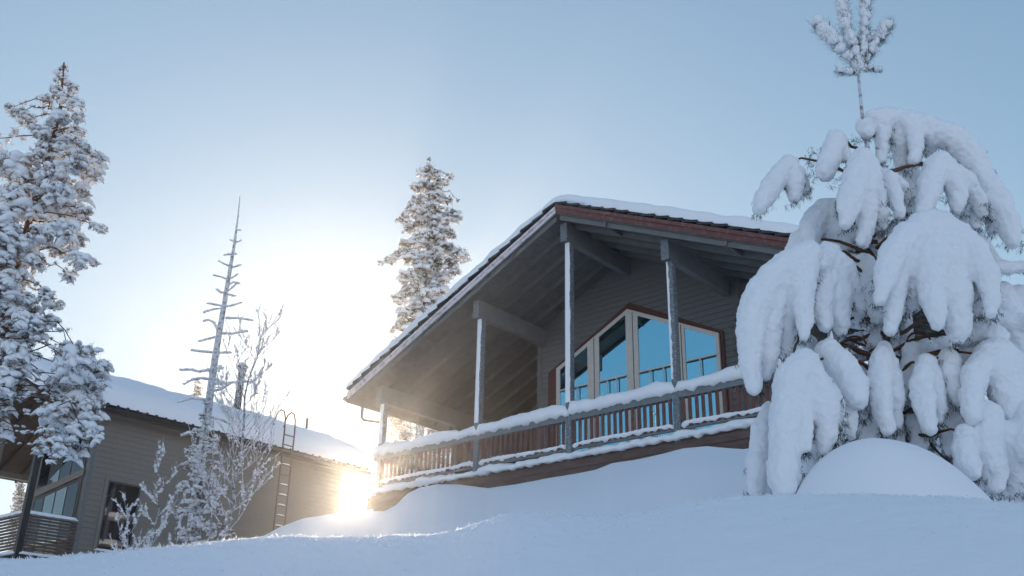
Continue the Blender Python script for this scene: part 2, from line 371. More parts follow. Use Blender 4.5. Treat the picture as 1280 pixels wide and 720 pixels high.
def roof_snow(name, parent, aL, aR, aC, zC, b0, b1, h, seed, edge=.16, wob=.05, da=.16, db=.16, edge_bump=.05):
    """snow blanket on a gable roof, rounded at every edge, with a closed underside"""
    na_ = int((aR - aL) / da); nb = int((b1 - b0) / db)
    def fine(lo, hi, n):   # denser towards the edges
        base = np.linspace(lo, hi, n + 1).tolist(); ex = [lo + .02, lo + .05, lo + .09, hi - .02, hi - .05, hi - .09]
        return sorted(set(base + ex))
    As = fine(aL, aR, na_); Bs = fine(b0, b1, nb); V = []; Fs = []
    na2, nb2 = len(As), len(Bs)
    for b in Bs:
        for a in As:
            e = min(a - aL, aR - a, b - b0, b1 - b); 
            k = math.sqrt(max(0, 1 - (1 - min(1, e / edge)) ** 2))
            rid = math.sqrt((a - aC) ** 2 + .05)
            n1 = noise.noise(Vector((a * .7, b * .7, seed))); n2 = noise.noise(Vector((a * 2.7, b * 2.7, seed + 5)))
            n3 = noise.noise(Vector((a * 7, b * 7, seed + 9)))
            z = zC - rid * T + (h * (1 + .18 * n1) + wob * n2 + .012 * n3) * k + .02 * k
            # the rim wanders in and out a little
            aa, bb = a, b
            if e < edge:
                j = edge_bump * noise.noise(Vector((a * 3.1, b * 3.1, seed + 2)))
                if b - b0 < edge: bb += j
                if b1 - b < edge: bb += j
                if a - aL < edge: aa += j
                if aR - a < edge: aa += j
            V.append((aa, bb, z))
    top = len(V)
    for b in Bs:
        for a in As: V.append((V[len(V) - top][0], V[len(V) - top][1], zC - abs(a - aC) * T - .012))
    for i in range(nb2 - 1):
        for j in range(na2 - 1):
            q = i * na2 + j; Fs.append((q, q+1, q+na2+1, q+na2)); q += top; Fs.append((q, q+na2, q+na2+1, q+1))
    rim = [j for j in range(na2)] + [i*na2 + na2-1 for i in range(1, nb2)] + [(nb2-1)*na2 + j for j in range(na2-2, -1, -1)] + [i*na2 for i in range(nb2-2, 0, -1)]
    for i in range(len(rim)):
        p, q = rim[i], rim[(i+1) % len(rim)]; Fs.append((p, p+top, q+top, q))
    mb = MB(); mb.add(V, Fs); return mb.build(name, M['snow'], parent, smooth=True)

# ------------------------------------------------------------------ main chalet
H = empty('chalet', HO, 'large grey timber chalet with red gable verge and long snow-topped balcony above the snow slope', 'house', rz=-PSI)
ZR = 4.4136; ZS = ZR + .60                       # ridge beam underside, soffit at the ridge
s_, s1 = 2.7843, 6.2191; OV = .5425; LL = 7.1184; DW = 2.4833; BK = 9.5
zs = lambda a, k=0: ZS + k - abs(a) * T
# soffit + roof slab
m_ = MB()
for sg in (-1, 1):
    a0, a1 = (0, LL) if sg > 0 else (-LL, 0)
    m_.sbox(a0, a1, -OV + .03, BK, lambda a: zs(a), lambda a: zs(a, .10))
m_.build('roof_boarding', M['soffit'], H)
# soffit boards running along the ridge show as shallow grooves
m_ = MB()
for sg in (-1, 1):
    k = .07
    while k < LL - .1:
        m_.sbox(min(sg*k, sg*(k+.10)), max(sg*k, sg*(k+.10)), -OV + .04, 6, lambda a: zs(a, -.012), lambda a: zs(a, -.001)); k += .118
m_.build('soffit_boards', M['soffit'], H)
for b in np.arange(-.42, 6.1, .62):
    for sg in (-1, 1):
        m_ = MB(); a0, a1 = sorted((sg * .06, sg * (LL - .12)))
        m_.sbox(a0, a1, b - .025, b + .025, lambda a: zs(a, -.135), lambda a: zs(a, -.0125)); m_.build('rafter', M['rafter'], H)
for a in (-s1, -s_, 0, s_, s1):
    zb = ZR - abs(a) * T; bw = .085
    b1 = 2.85 if abs(a) > 6 else DW + .05
    m_ = MB(); m_.box(a - bw, a + bw, -.20, b1, zb, zb + .45); o = m_.build('beam', M['beam'], H, bevel=.008)
    m_ = MB(); m_.box(a - bw - .012, a + bw + .012, -.235, -.203, zb - .03, zb + .44); m_.build('end_board', M['frost_board'] if 'frost_board' in M else M['post'], o)
    if abs(a) > 6: continue
# short blocking between the rafters along the beams
for a in (-4.5, -5.4, 1.4, -1.4, 4.4):
    MB().box(a - .02, a + .02, -OV + .05, .2, zs(a, -.13), zs(a, -.02)).build('blocking', M['rafter'], H)
# posts
for i, a in enumerate((-s1, -s_, 0, s_, s1)):
    zb = ZR - abs(a) * T
    m_ = MB(); m_.box(a - .075, a + .075, -.075, .075, -1.0, zb - .001); p = m_.build('post', M['post'], H, bevel=.006)
    # snow driven onto the face of the post
    n = 70; V = []; Fs = []; lo, hi = .42, zb - .02
    cov = [.14, .13, .14, .055, .1][i]
    for j in range(n + 1):
        z = lo + (hi - lo) * j / n; wv = cov * (1 + .18 * noise.noise(Vector((z * 2.2, a, 1))) + .12 * noise.noise(Vector((z * 9, a, 2))))
        if a == s_: wv *= 1 + .35 * noise.noise(Vector((z * 7, 5, 2)))
        x0 = a - .078
        for q, th_ in ((0, 0), (.25, .014), (.75, .018), (1, 0)):
            V.append((x0 + q * wv, -.0755 - th_, z))
    for j in range(n):
        for q in range(3): c = j*4 + q; Fs.append((c, c+1, c+5, c+4))
    mb = MB(); mb.add(V, Fs); mb.build('snow_strip', M['snow'], p, smooth=True)
# back post under the eave beam
MB().box(-s1 - .07, -s1 + .07, 2.72, 2.86, -.85, ZR - s1*T).build('post', M['rafter'], H)
# tiles: courses of dark tiles, each a little raised at its lower end
m_ = MB(); cl = .345; k = 0.0; zt = .235
while k < LL - .02:
    for sg in (-1, 1):
        a0, a1 = k, min(k + cl + .03, LL + .05)
        v = []
        jx = random.uniform(-.025, .02)
        for b in (-OV - .03 + jx, BK):
            for (a, dz0, dz1) in ((a0, .0, .045), (a1, .055, .115)):
                v += [(sg*a, b, ZS + zt - a*T + dz0), (sg*a, b, ZS + zt - a*T + dz1)]
        m_.add(v, [(0,1,3,2), (4,6,7,5), (0,2,6,4), (1,5,7,3), (0,4,5,1), (2,3,7,6)])
    k += cl
m_.build('roof_tiles', M['tile'], H)
# verge boards (front gable) and eave boards
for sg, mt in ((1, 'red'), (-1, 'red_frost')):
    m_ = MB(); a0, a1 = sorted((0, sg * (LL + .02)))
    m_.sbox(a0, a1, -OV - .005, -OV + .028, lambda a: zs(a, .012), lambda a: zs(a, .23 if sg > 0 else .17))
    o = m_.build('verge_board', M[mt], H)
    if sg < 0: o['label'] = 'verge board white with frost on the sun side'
    m_ = MB(); m_.sbox(a0, a1, -OV - .035, -OV - .008, lambda a: zs(a, .135 if sg > 0 else .10), lambda a: zs(a, .228 if sg > 0 else .168)); m_.build('verge_moulding', M[mt], o)
for sg in (-1, 1):
    a = sg * (LL + .03); MB().box(min(a, a + sg*.03), max(a, a + sg*.03), -OV, BK, zs(LL, -.10), zs(LL, .16)).build('eave_board', M['rafter'], H)
gm = MB()
for sg in (-1,):
    pts = [(sg*(LL + .13), b, zs(LL, .03)) for b in (-OV + .0, BK)]; gm.tube(pts, .065, 10)
gm.build('gutter', M['metal'], H)
roof_snow('roof_snow', H, -LL - .12, LL + .12, 0, ZS + .335, -OV - .02, BK, .27, 3.3)
# downpipe at the left eave corner
m_ = MB(); ex = -LL - .13; zg = zs(LL, -.02)
m_.tube([(ex, .12, zg), (ex, .12, zg - .32), (ex + .10, .12, zg - .42), (-s1 - .28, .12, zg - .60), (-s1 - .2, .12, zg - .70), (-s1 - .2, .12, -1.3)], .045, 10)
m_.build('downpipe', M['metal'], H, smooth=True)
# walls
topw = lambda a: zs(a, -.02)
m_ = MB(); m_.prism([(-2.98, -.85), (3.05, -.85), (3.05, zs(3.05, -.01)), (0, ZS - .01), (-2.98, zs(2.98, -.01))], DW, DW + .12)
boards(m_, -2.98, 3.05, -.84, topw, DW); wall = m_.build('gable_wall', M['siding'], H)
for a in (-2.98, 2.95):
    MB().box(a, a + .13, DW - .035, DW, -.85, zs(max(abs(a), abs(a + .13)), -.13)).build('corner_board', M['rafter'], wall)
m_ = MB(); m_.box(-2.98, -2.88, DW + .13, BK - .4, -.85, zs(2.98, -.01)); m_.box(3.05 - .1, 3.05, DW + .13, BK - .4, -.85, zs(3.05, -.01))
m_.prism([(-s1, -.85), (-2.99, -.85), (-2.99, zs(2.99, -.01)), (-s1, zs(s1, -.01))], 6.1, 6.2)
m_.box(-s1 - .05, -s1 + .03, 2.88, 6.2, -.85, zs(s1, -.14))
m_.prism([(-2.98, -.85), (3.05, -.85), (3.05, zs(3.05, -.01)), (0, ZS - .01), (-2.98, zs(2.98, -.01))], BK - .4, BK - .3)
m_.build('side_wall', M['siding'], H)
MB().box(-3.2, 3.1, .6, BK - .5, -6.5, -1.5).build('foundation_wall', M['deck_dark'], H)
# windows: one tall bank with sloping heads
wt = lambda a: 3.61 - .40 * abs(a) * T / T * 1.0
def head(a, k=0): return 3.60 + k - (abs(a) * .49)
bW = DW - .03
W0, W1, ZB = -2.30, 2.53, -.78
win = MB(); win.prism([(W0-.28, ZB), (W0-.28, head(W0-.28, -.02)), (0.04, 3.66), (W1+.10, head(W1+.1, -.03)), (W1+.10, ZB)], bW - .03, DW - .0265)
trim = win.build('window', M['trim'], H)
panes = [(-2.22, -1.20), (-.94, 0.0 - .02), (.28, 1.40), (1.58, 2.49)]
m_ = MB(); fb0, fb1 = bW - .075, bW - .032
edges = [(W0 + .02, -2.16), (-1.26, -.90), (-.06, .30), (1.38, 1.62), (2.44, W1)]
for a0, a1 in edges:
    mid = (a0 + a1) / 2; pts = [(a0, ZB + .02), (a1, ZB + .02), (a1, head(a1, -.12))] + ([(0, head(0, -.12))] if a0 < 0 < a1 else []) + [(a0, head(a0, -.12))]
    m_.prism(pts, fb0, fb1)
for i in range(4):
    a0, a1 = edges[i][1], edges[i+1][0]
    m_.prism([(a0, head(a0, -.23)), (a1, head(a1, -.23)), (a1, head(a1, -.12)), (a0, head(a0, -.12))], fb0 + .003, fb1)
    m_.box(a0, a1, fb0 + .003, fb1, ZB + .02, ZB + .12); m_.box(a0, a1, fb0 + .006, fb1, .92, 1.02)
    # dark joint in every mullion
m_.build('frame', M['frame'], trim)
m_ = MB()
for (a0, a1) in edges[1:4]:
    c = (a0 + a1) / 2 + .03; m_.box(c - .012, c + .012, fb0 - .002, fb0 + .0, ZB + .05, head(c, -.16))
m_.build('mullion_joint', M['dark_frame'], trim)
for i in range(4):
    a0, a1 = edges[i][1] - .01, edges[i+1][0] + .01
    MB().prism([(a0, ZB + .1), (a1, ZB + .1), (a1, head(a1, -.225)), (a0, head(a0, -.225))], fb0 + .018, fb0 + .024).build('pane', M['glass'], trim)
    m_ = MB(); zt_ = 1.72
    m_.box(a0, a1, fb0 - .05, fb0 - .025, zt_ - .02, zt_ + .015)
    n = max(2, round((a1 - a0) / .34))
    for j in range(1, n): x = a0 + (a1 - a0) * j / n; m_.box(x - .012, x + .012, fb0 - .047, fb0 - .028, 1.12, zt_ - .02)
    m_.build('guard_rail', M['frame'], trim)
# deck
DE = 6.95
m_ = MB(); m_.box(-6.45, DE, -.06, 6.1, -.93, -.85); m_.build('deck_floor', M['deck'], H)
for z0, z1, b0 in ((-1.10, -.935, -.125), (-1.275, -1.104, -.115)):
    MB().box(-6.5, DE + .05, b0, b0 + .045, z0, z1).build('deck_edge_board', M['deck'], H, bevel=.004)
MB().box(-6.4, DE, .02, .14, -1.46, -1.2).build('deck_beam', M['deck_dark'], H)
m_ = MB()
for a in np.arange(-6.3, DE, .6): m_.box(a, a + .06, .15, 6, -1.15, -.94)
m_.build('deck_joists', M['deck_dark'], H)
posts = [-s1, -s_, 0, s_, s1]
MB().box(-s1 - .2, DE, -.07, .07, 0, .16).build('top_rail', M['rail'], H, bevel=.006)
spans = [(-s1, -s_), (-s_, 0), (0, s_), (s_, s1), (s1, DE)]
for i, (p0, p1) in enumerate(spans):
    p0 += .08; p1 -= .08 if i < 4 else 0
    MB().box(p0, p1, -.03, .04, -.66, -.565).build('bottom_rail', M['rail'], H)
    snow_strip((p0, -.005, -.566), (p1, -.005, -.566), .14, .075, 'rail_snow', H, seed=40 + i, sag=.7, step=.05, drop=.05)
    n = round((p1 - p0) / .158)
    for j in range(n):
        x = p0 + (p1 - p0) * (j + .5) / n + random.uniform(-.006, .006)
        MB().box(x - .036, x + .036, -.056, -.031, -.62, .06).build('baluster', M['baluster'], H)
# snow on the top rail lies between and against the posts
for i, (p0, p1) in enumerate([(-s1 - .25, -s_ - .0), (-s_, 0), (0, s_), (s_, DE)]):
    snow_strip((p0 - .02, -.01, .158), (p1 + .02, -.01, .158), .25, .235 + .03 * (i == 2), 'rail_snow', H, seed=50 + i, sag=.4, drop=.06)
snow_strip((-6.5, -.06, -.85), (DE, -.06, -.85), .24, .085, 'deck_snow', H, seed=61, sag=.9, step=.05, drop=.05)
m_ = snow_strip((-6.5, .5, -.85), (DE, .5, -.85), 1.3, .22, 'deck_snow', H, seed=63, sag=.6, drop=0)
# rail on the far left side of the deck
MB().box(-s1 - .05, -s1 + .05, .08, 2.7, 0, .14).build('top_rail', M['rail'], H)
snow_strip((-s1, .05, .138), (-s1, 2.75, .138), .2, .16, 'rail_snow', H, seed=66)

# ------------------------------------------------------------------ lower cabin on the left
C = empty('cabin', LO, 'taupe timber cabin lower down on the left with a thick snow roof and corner balcony', 'house', rz=-PSI)
RC = -2.4; ZC = .11 - RC * T * -1 * -1                     # roof underside at the ridge
ZC = .02 + 2.4 * T
cz = lambda a, k=0: ZC + k - abs(a - RC) * T
EA, WA, B0, B1 = .42, -7.0, -2.0, 9.75
m_ = MB()
m_.sbox(RC, EA, B0, B1, lambda a: cz(a), lambda a: cz(a, .12)); m_.sbox(WA, RC, B0, B1, lambda a: cz(a), lambda a: cz(a, .12))
m_.build('roof_boarding', M['soffit_dark'], C)
m_ = MB()
for k in np.arange(0, 2.75, .345):
    a0, a1 = RC + k, min(RC + k + .37, EA + .07)
    v = []
    for b in (B0 - .03, B1 + .02):
        for a, d0, d1 in ((a0, .125, .16), (a1, .16, .22)): v += [(a, b, cz(a, d0)), (a, b, cz(a, d1))]
    m_.add(v, [(0,1,3,2), (4,6,7,5), (0,2,6,4), (1,5,7,3), (0,4,5,1), (2,3,7,6)])
m_.sbox(WA - .05, RC, B0 - .03, B1 + .02, lambda a: cz(a, .125), lambda a: cz(a, .19))
m_.build('roof_tiles', M['tile'], C)
# scalloped lower edge of the tiles
m_ = MB()
for k in range(int((B1 - B0) / .3)):
    b = B0 + k * .3 + .15; m_.tube([(EA - .1, b, cz(EA - .1, .20)), (EA + .1, b, cz(EA + .1, .205))], .05, 8)
m_.build('tile_rolls', M['tile'], C)
MB().box(EA + .0, EA + .03, B0, B1, cz(EA, -.08), cz(EA, .13)).build('eave_board', M['dark_frame'], C)
MB().tube([(EA + .09, B0, cz(EA, .05)), (EA + .09, B1 - .05, cz(EA, .03))], .06, 10).build('gutter', M['dark_metal'], C)
for sg, (a0, a1) in ((1, (RC, EA + .03)), (-1, (WA, RC))):
    MB().sbox(a0, a1, B0 - .03, B0 - .002, lambda a: cz(a, -.06), lambda a: cz(a, .124)).build('verge_board', M['siding_warm'], C)
roof_snow('roof_snow', C, WA - .1, EA + .10, RC, ZC + .235, B0 - .03, B1 + .05, .50, 8.1, edge=.38, wob=.05)
m_ = MB(); m_.box(-.12, 0, 0, 8.92, -5.6, .0); boards(m_, 0, 8.92, -5.4, -.02, 0, axis='b', step=.15)
lw = m_.build('long_wall', M['siding_warm'], C)
gt = lambda a: cz(a, -.03)
m_ = MB(); m_.prism([(-3.2, -5.6), (-.122, -5.6), (-.122, cz(-.122, -.01)), (RC, ZC - .01), (-3.2, cz(-3.2, -.01))], 0.002, .12)
boards(m_, -3.2, -.125, -5.4, gt, 0.0, step=.15)
gw = m_.build('gable_wall', M['siding_warm'], C)
m_ = MB(); m_.prism([(-3.2, -5.6), (-.122, -5.6), (-.122, cz(-.122, -.01)), (RC, ZC - .01), (-3.2, cz(-3.2, -.01))], 8.80, 8.92)
m_.box(-3.32, -3.2, .0, 8.92, -5.6, cz(-3.32, -.01)); m_.build('side_wall', M['siding_warm'], C)
MB().box(-.10, .022, -.028, .10, -5.4, -.02).build('corner_board', M['rafter'], C)
# tall dark window in the long wall
def wallwin(b0, b1, z0, z1, name='window', sill=True):
    f = MB(); t = .09
    for (x0, x1, y0, y1) in ((b0 - t, b1 + t, z1, z1 + t), (b0 - t, b1 + t, z0 - t, z0), (b0 - t, b0, z0, z1), (b1, b1 + t, z0, z1)):
        f.box(.004, .055, x0, x1, y0, y1)
    fo = f.build(name, M['siding_warm'], C)
    f = MB(); t = .045
    for (x0, x1, y0, y1) in ((b0, b1, z1 - t, z1), (b0, b1, z0, z0 + t), (b0, b0 + t, z0 + t, z1 - t), (b1 - t, b1, z0 + t, z1 - t)):
        f.box(.018, .044, x0, x1, y0, y1)
    f.build('frame', M['dark_frame'], fo)
    MB().box(.019, .026, b0 + t - .004, b1 - t + .004, z0 + t - .004, z1 - t + .004).build('pane', M['glass_dark'], fo)
    if sill: snow_strip((.07, b0 - .08, z0 - .005), (.07, b1 + .08, z0 - .005), .10, .06, 'sill_snow', fo, seed=70, drop=0)
    return fo
wallwin(.60, 1.60, -3.86, -1.95)
wallwin(6.9, 8.2, -4.4, -2.62)['label'] = 'low dark window under the ladder end'
# windows in the gable wall seen through the balcony
def gabwin(poly, up, name='window'):
    cx = sum(p[0] for p in poly) / len(poly); czz = sum(p[1] for p in poly) / len(poly)
    fo = MB().prism(poly, -.045, -.016).build(name, M['dark_frame'], C)
    a0, a1 = min(p[0] for p in poly), max(p[0] for p in poly)
    n = 4
    for i in range(n):
        x0 = a0 + .08 + (a1 - a0 - .12) * i / n; x1 = a0 + (a1 - a0 - .12) * (i + 1) / n
        tp = lambda x: np.interp(x, [p[0] for p in poly[2:][::-1]], [p[1] for p in poly[2:][::-1]])
        zb = poly[0][1] + .08
        MB().prism([(x0, zb), (x1, zb), (x1, tp(x1) - .09), (x0, tp(x0) - .09)], -.056, -.046).build('pane', M['glass_pale' if (i + up) in (1, 2) and not (up and i == 0) else 'glass_dark'], fo)
    return fo
M['glass_pale'] = glass_mat('pale reflecting glass', (.10, .12, .12), (.7, .85, .9), .30)
gabwin([(-2.9, -4.2), (-.2, -4.2), (-.2, -1.95), (-2.9, -2.25)], 0)
gabwin([(-2.9, -2.0), (-.2, -1.7), (-.2, -.95), (-2.4, .1), (-2.9, -.1)][:3] + [(-2.4, .05), (-2.9, -.1)], 1)
MB().prism([(-3.0, -2.22), (-.13, -1.92), (-.13, -1.72), (-3.0, -2.02)], -.075, -.058).build('transom_board', M['siding_warm'], C)
# balcony of the cabin
PB = -1.45
for a, m2, wd in ((0, 'dark_metal', .08), (-2.55, 'siding_warm', .08), (-6.2, 'siding_warm', .08)):
    MB().box(a - wd, a + wd - .001, PB - .08, PB + .08, -5.6, cz(a, -.14)).build('post', M[m2], C, bevel=.006)
for a in (-6.2, -2.4, -.02):
    z0 = -1.10 if a == -6.2 else cz(a, -.14)
    MB().box(a - .07, a + .07, B0 + .05, 3.0 if a == -6.2 else -.03, z0, z0 + .14 if a != -6.2 else -.93).build('beam', M['rafter'], C)
for b in np.arange(B0 + .2, 5, .7):
    m_ = MB(); m_.sbox(WA + .1, RC - .05, b - .03, b + .03, lambda a: cz(a, -.13), lambda a: cz(a, -.002))
    if b < -.1: m_.sbox(RC + .05, EA - .05, b - .03, b + .03, lambda a: cz(a, -.13), lambda a: cz(a, -.002))
    m_.build('rafter', M['soffit_dark'], C)
m_ = MB(); m_.box(-6.3, .05, PB, -.03, -4.32, -4.2); m_.build('balcony_floor', M['deck_dark'], C)
for z in np.arange(-4.08, -3.22, .083):
    m_ = MB(); m_.box(-.02, .01, PB + .09, -.03, z, z + .055); m_.box(-6.2, -.09, PB - .05, PB - .02, z, z + .055); m_.build('rail_board', M['deck'], C)
m_ = MB(); m_.box(-.05, .04, PB + .09, -.03, -3.22, -3.17); m_.box(-6.2, -.09, PB - .08, PB + .02, -3.22, -3.17); m_.build('top_rail', M['siding_warm'], C)
snow_strip((-.0, PB, -3.172), (0, -.03, -3.172), .14, .08, 'rail_snow', C, seed=81, drop=.02)
snow_strip((-6.2, PB - .03, -3.172), (-.0, PB - .03, -3.172), .14, .08, 'rail_snow', C, seed=82, drop=.02)
snow_strip((.03, PB, -4.2), (.03, -.03, -4.2), .16, .07, 'floor_snow', C, seed=83, drop=.02)
snow_strip((-6.2, PB - .05, -4.2), (.03, PB - .05, -4.2), .16, .07, 'floor_snow', C, seed=84, drop=.02)
# chimney pipe and vent
ch = MB().tube([(RC + .35, 5.75, cz(RC + .35, .1)), (RC + .35, 5.75, 3.05)], .125, 14).build('chimney_pipe', M['dark_metal'], C, smooth=False)
m_ = MB(); c0 = (RC + .35, 5.75)
m_.tube([(c0[0], c0[1], 3.052), (c0[0], c0[1], 3.10)], .16, 14); m_.tube([(c0[0], c0[1], 3.16), (c0[0], c0[1], 3.22), (c0[0], c0[1], 3.28)], [.19, .19, .05], 14)
for k in range(4):
    t = k * math.pi / 2; m_.box(c0[0] + .12*math.cos(t) - .01, c0[0] + .12*math.cos(t) + .01, c0[1] + .12*math.sin(t) - .01, c0[1] + .12*math.sin(t) + .01, 3.10, 3.16)
m_.build('chimney_cap', M['dark_metal'], ch)
sl_ = Lumps(); sl_.add((c0[0], c0[1], 3.27), .15, sz=.4); sl_.build('cap_snow', M['snow'], ch)
v_ = MB().tube([(RC, 9.0, cz(RC, .1)), (RC, 9.0, 2.18)], .05, 10).build('vent_pipe', M['dark_metal'], C)

# ------------------------------------------------------------------ hooked roof ladder on the cabin
LD = empty('ladder', LO + A_ * .62 + B_ * 6.06, 'tall rusty hooked ladder hung over the snowy eave of the lower cabin', 'ladder', rz=-PSI)
for b in (-.20, .20):
    pts = [(0, b, -4.6), (0, b, .55), (-.03, b, .95), (-.12, b, 1.18), (-.28, b, 1.27), (-.46, b, 1.2), (-.58, b, 1.02), (-.62, b, .82)]
    MB().tube(pts, .024, 8).build('side_rail', M['rust'], LD, smooth=True)
sl_ = Lumps(ICO2)
for i in range(16):
    z = -4.4 + i * .32
    if z > .6: break
    r_ = MB().tube([(0, -.2, z), (0, .2, z)], .017, 8).build('rung', M['rust'], LD)
    if z < -1.2 or i % 3 == 0: snow_strip((0, -.17, z + .012), (0, .17, z + .012), .06, .045, 'rung_snow', r_, seed=90 + i, drop=0)

# ------------------------------------------------------------------ trees
def limb_path(p0, p1, sag=.1, n=6, jit=.02):
    p0, p1 = Vector(p0), Vector(p1); o = []
    for i in range(n + 1):
        t = i / n; q = p0.lerp(p1, t); q.z += sag * math.sin(math.pi * t) * (p1 - p0).length
        if 0 < i < n: q += Vector((random.gauss(0, jit), random.gauss(0, jit), random.gauss(0, jit)))
        o.append(q)
    return o
def crown_tree(name, label, cat, trunk, clumps, d, needle, pxr=1.0, group=None, depth=.9, lumpn=16, limb_r=.03, bark='bark', tuft=1.0, base_r=.2, frac=.55, ncount=12, nw=.35, swell=1.15, pad=1.0):
    """conifer: tapered trunk, a limb to every clump of the crown, needles and snow pads.
    clumps: (px, py, radius px); depth offsets scatter them round the trunk"""
    m = d / F / math.cos(TH) * 1.02
    tp = [at(x, y, d) for x, y in trunk]
    base = tp[-1].copy(); gzz = gz(base.x, base.y); foot = Vector((base.x, base.y, gzz - .3))
    t = empty(name, (base.x, base.y, gzz), label, cat, group); org = Vector(t.location)
    tp = tp + ([foot] if foot.z < base.z - .05 else [])
    H_ = tp[0].z - tp[-1].z
    MB().tube([p - org for p in tp], [max(.012, base_r * (1 - (p.z - tp[-1].z) / H_) ** .8 + .01) for p in tp], 10).build('trunk', M[bark], t, smooth=True)
    sn = Lumps(ICO2 if m < .02 else ICO1); nd = Needles()
    zt_ = [p.z for p in tp]
    lm = MB()
    for (x, y, r) in clumps:
        r_ = r * m * swell
        # where along the trunk
        c = at(x, y, d)
        k = min(range(len(tp)), key=lambda i: abs(tp[i].z - c.z))
        tz = np.interp(-c.z, [-p.z for p in tp], range(len(tp))); i0 = int(min(len(tp)-2, tz)); tt = tz - i0
        tc_ = tp[i0].lerp(tp[i0+1], tt); off = abs(c.x - tc_.x)
        spread = max(.3 * depth, off * .6 + .25 * depth)
        c = at(x, y, d + random.uniform(-spread, spread * .8))
        st = tc_ + Vector((0, 0, random.uniform(.0, .5) * off)); 
        if st.z > tp[0].z: st = tp[0].copy()
        L_ = (c - st).length
        lp = limb_path(st, c, .11, 7, .035 * L_)
        lm.tube([q - org for q in lp], [limb_r * q for q in (1.2, 1.05, .9, .8, .7, .6, .5, .35)], 6)
        for q in lp[3:7]:
            for _ in range(2):
                q_ = q - org + Vector((random.gauss(0, .25 * r_), random.gauss(0, .25 * r_), 0)); nd.burst(q_, r_ * .4, ncount, m * nw * 2.4); sn.add((q_.x, q_.y, q_.z + r_ * .1), r_ * random.uniform(.12, .26), 1.5, .9, .6, random.uniform(0, 3))
        dr = Vector((c.x - tc_.x, c.y - tc_.y, 0)); dr = dr.normalized() if dr.length > .05 else Vector((random.uniform(-1, 1), -1, 0)).normalized()
        ang = math.atan2(dr.y, dr.x); c_ = c - org
        n = max(5, int(lumpn * (r / 12) ** 1.2))
        for i in range(n):
            u = rng.uniform(0, 2 * math.pi); q = math.sqrt(rng.uniform(0, 1)) * r_
            ox, oy = q * math.cos(u), q * math.sin(u) * .9
            oz = rng.uniform(-.55, .75) * r_ - .25 * q
            p = (c_.x + ox, c_.y + oy, c_.z + oz)
            if rng.uniform() < frac + .25 * (oz / r_):
                rr = r_ * rng.uniform(.13, .36) * pad; sn.add(p, rr, rng.uniform(1.0, 1.9), rng.uniform(.7, 1.0), rng.uniform(.45, .75), ang + rng.uniform(-.7, .7), .35)
                nd.burst((p[0], p[1], p[2] - rr * .35), rr * 1.55 * tuft, ncount, m * nw * 2.4)
            else:
                nd.burst(p, r_ * .42 * tuft, int(ncount * 1.5), m * nw * 2.4)
                if rng.uniform() < .6: sn.add((p[0], p[1], p[2] + r_ * .1), r_ * rng.uniform(.08, .18), 1.3, .9, .6, ang)
    tag(lm.build('limbs', M[bark], t, smooth=True), kind='stuff')
    tag(nd.build('needles', M[needle], t), kind='stuff'); tag(sn.build('crown_snow', M['tree_snow'], t), kind='stuff')
    return t

PINE = [(74,170,10),(70,200,11),(66,228,12),(62,252,12),(50,290,12),(42,325,11),(48,300,10),(34,402,12),(38,372,8),(20,440,14),(10,470,14),(30,432,10),(0,505,12),(-8,470,16),(-10,530,14),(80,85,6),(78,98,8),(70,112,7),(90,110,7),(60,125,8),(96,128,8),(82,122,9),(12,136,7),(24,140,8),(36,150,9),(48,163,11),(75,145,11),(98,146,7),(65,165,13),(95,165,9),(88,180,13),(60,185,14),(45,197,11),(104,184,8),(12,207,18),(32,222,13),(121,200,11),(116,216,10),(95,205,13),(70,215,15),(100,238,11),(75,240,15),(45,240,14),(18,242,12),(90,262,13),(60,265,14),(30,262,14),(104,266,9),(129,286,6),(118,283,6),(80,288,14),(98,298,10),(5,268,14),(5,288,14),(25,308,16),(8,330,14),(76,312,12),(98,324,10),(117,328,6),(86,343,8),(30,345,10),(5,360,16),(14,384,13),(58,368,9),(70,380,7),(35,388,10),(5,410,14),(25,420,12),(50,408,12),(62,400,8),(5,440,14),(18,462,13),(4,482,11),(22,492,7),(88,438,12),(105,445,14),(120,460,12),(90,465,15),(75,480,12),(110,485,14),(124,480,8),(95,500,15),(70,510,12),(115,512,13),(85,530,13),(60,543,9),(105,540,13),(74,555,11),(94,560,11),(50,562,6),(68,574,6),(116,545,8),(-20,250,22),(-25,310,24),(-30,380,24),(-20,440,22),(-60,300,26),(-60,380,28),(-70,440,26),(-30,190,20),(-25,500,18)]
crown_tree('pine_tree', 'tall snow-plastered pine at the left edge reaching in front of the cabin', 'tree',
    [(80,78),(75,140),(58,205),(38,268),(22,340),(6,400),(-16,470),(-40,570),(-66,700)], PINE, 15.0, 'needle', depth=.9, lumpn=42, limb_r=.012, base_r=.11, ncount=12, frac=.63, pad=1.35)
# bare arms reaching towards the hanging clump
SPR = [(536,199,3),(536,208,6),(530,215,8),(545,218,8),(562,221,5),(553,228,8),(520,233,7),(535,232,11),(545,245,11),(525,250,10),(560,250,6),(572,250,3),(515,258,9),(540,262,12),(565,268,10),(505,272,7),(498,275,4),(528,275,12),(550,278,12),(512,283,9),(572,272,6),(560,292,9),(540,295,13),(522,300,12),(508,305,8),(555,308,12),(573,316,10),(581,324,6),(500,318,9),(487,325,6),(476,328,4),(515,322,12),(540,322,14),(565,328,10),(530,340,14),(550,345,12),(510,345,11),(568,338,7),(515,362,12),(540,362,14),(556,362,8),(502,372,9),(525,382,13),(546,380,11),(492,371,4),(506,393,11),(530,400,13),(496,408,7),(515,415,13),(500,428,9),(535,415,10),(490,414,4),(505,440,10),(525,440,12),(515,460,12),(540,450,14),(500,460,10),(520,480,14),(545,480,14)]
